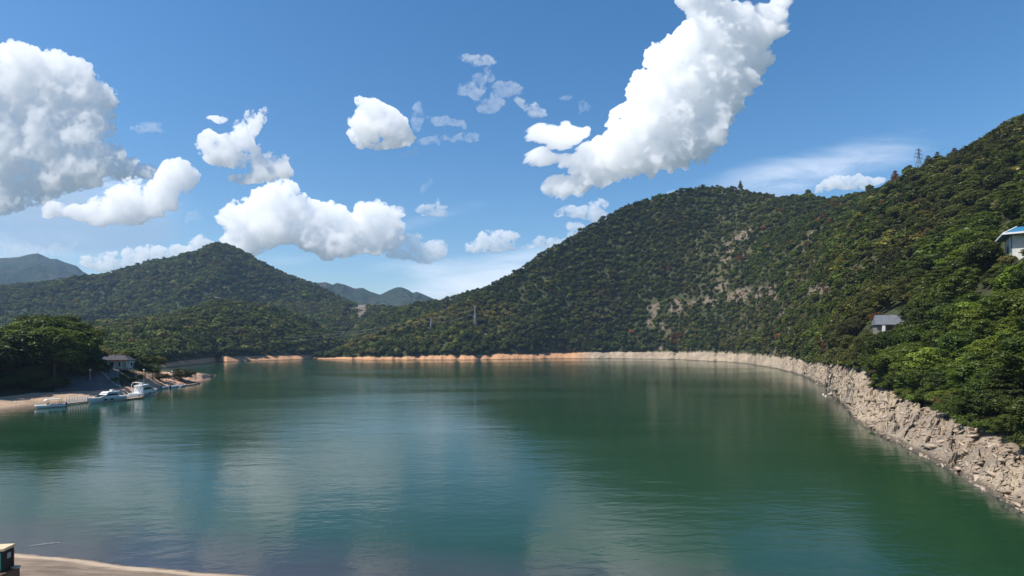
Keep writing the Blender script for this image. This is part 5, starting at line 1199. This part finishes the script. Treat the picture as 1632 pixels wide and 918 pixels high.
# ---- loose stones on the right shore
def rocks():
    rg = np.random.default_rng(5); P = hillA.P; sel = np.argwhere((hillA.T[:-1] == 0) & (P[:-1, :, 2] > -.3) & (P[:-1, :, 1] < 330) & (P[:-1, :, 1] > 40)); sel = sel[rg.random(len(sel)) < .07]
    pts = P[sel[:, 0], sel[:, 1]]; n = len(pts); d = np.linalg.norm(pts, axis=1)
    s = rg.gamma(1.2, .12, n) * np.clip(d / 110, .7, 1.6) + .10
    base = np.array([(-1, -1, -1), (1, -1, -1), (1, 1, -1), (-1, 1, -1), (-1, -1, 1), (1, -1, 1), (1, 1, 1), (-1, 1, 1)], float)
    v = base[None] * rg.uniform(.45, 1.0, (n, 8, 3)) * np.stack([s * 1.7, s * .9, s * .38], -1)[:, None, :]
    a = rg.normal(.9, .5, n); c, si = np.cos(a), np.sin(a); x = v[..., 0] * c[:, None] - v[..., 1] * si[:, None]; y = v[..., 0] * si[:, None] + v[..., 1] * c[:, None]
    z = v[..., 2] + x * rg.normal(0, .3, n)[:, None] + y * rg.normal(0, .3, n)[:, None]
    V = np.stack([x, y, z], -1) + pts[:, None, :]
    f = np.array([(0, 3, 2, 1), (4, 5, 6, 7), (0, 1, 5, 4), (1, 2, 6, 5), (2, 3, 7, 6), (3, 0, 4, 7)]); F = (np.arange(n)[:, None, None] * 8 + f[None]).reshape(-1, 4)
    m, nt, out = material('loose_rock'); g = nt.n('ShaderNodeNewGeometry'); n1 = nt.noise(g.outputs['Position'], 1.3, 5, .7).outputs['Fac']
    c1 = nt.mix(g.outputs['Random Per Island'], (.19, .15, .115), (.42, .345, .265)); c1 = nt.mix(nt.smooth(n1, .4, .7, 0, .6), c1, (.34, .25, .18)); b = nt.n('ShaderNodeBsdfPrincipled', {'Base Color': c1, 'Roughness': .9, 'Specular IOR Level': .2}); out_to(nt, out, b.outputs[0])
    o = obj('rocks', np_mesh('rocks', V.reshape(-1, 3), F, m)); tag(o, 'broken pale rocks and slabs littering the steep right shore', 'rocks', None, 'stuff')
rocks()

# ---- on the dam: painted post on its ledge, a floating stick
Y_ = 12.0; zt = CAMZ - (870 - HOR) / FPX * Y_; zl = CAMZ - (906 - HOR) / FPX * Y_
PB = pbr('shaded_post_paint', (.022, .020, .018), .7, noise=.4, nscale=6); CREAM = pbr('cream_cap', (.62, .50, .32), .8, noise=.15, nscale=6); RUSTR = pbr('red_edge', (.20, .035, .03), .7); STICK = pbr('faded_notice', (.32, .33, .36), .6)
r = empty('painted_post', Vector(((3 - CXP) / FPX * Y_, Y_, zl)), R(8)); tag(r, 'squat dark post with cream cap, teal front and a small faded notice', 'post')
hh = zt - zl
MB().box(-.17, .15, -.17, .12, -.3, hh - .065).build('shaft', PB, r, False, .012)  # near-black colour includes the shade of the side turned from the sun
MB().box(-.19, .17, -.19, .14, hh - .062, hh).build('cap', CREAM, r, False, .012)
MB().box(-.165, .10, -.178, -.172, 0.02, hh - .09).build('teal_panel', TEAL, r)
MB().box(.152, .158, -.08, .02, hh * .48, hh * .72).build('notice', STICK, r)
MB().box(.152, .160, .088, .115, -.1, hh - .068).build('red_stripe', RUSTR, r)
L0 = Vector(((-40 - CXP) / FPX * 12.6, 12.6, zl)); r = empty('ledge', L0); tag(r, 'weathered concrete ledge that carries the painted post, at the bottom corner', 'ledge')
xb = ((50 - CXP) / FPX * 12.2) - L0.x + .12
MB().box(-3, xb - .34, -1.6, -.42, -3.5, -.03).build('ledge_block', WOODB, r, False, .02)
MB().box(-3, xb - .30, -.56, -.44, -.028, .012).build('kerb', CONC, r, False, .01)
q = at_water(72, 868); r = empty('floating_stick', q + Vector((0, 0, .05)), R(24)); tag(r, 'thin pale stick floating off the near bank', 'stick'); MB().tube([(-1.2, 0, 0), (0, .05, .03), (1.2, 0, 0)], .028, 6, .018).build('stick_wood', pbr('bleached_wood', (.5, .5, .48), .8), r)
MB().tube([(.3, .02, .03), (.7, .3, .06)], .025, 5, .015).build('twig', bpy.data.materials['bleached_wood'], r)
# crest of the dam under the camera
o = MB().box(-200, 120, -9, 1.6, -7, CAMZ - 1.65).build('dam_crest', CONC); o['kind'] = 'structure'
o = MB().add([(-200, 1.6, CAMZ - 1.75), (120, 1.6, CAMZ - 1.75), (120, 12, 13.9), (-200, 12, 13.9), (-200, 30, 6.0), (120, 22, 6.0), (-200, 1.6, -7), (120, 1.6, -7)], [(0, 1, 2, 3), (3, 2, 5, 4), (0, 6, 7, 1)]).build('dam_face', CONC); o['kind'] = 'structure'
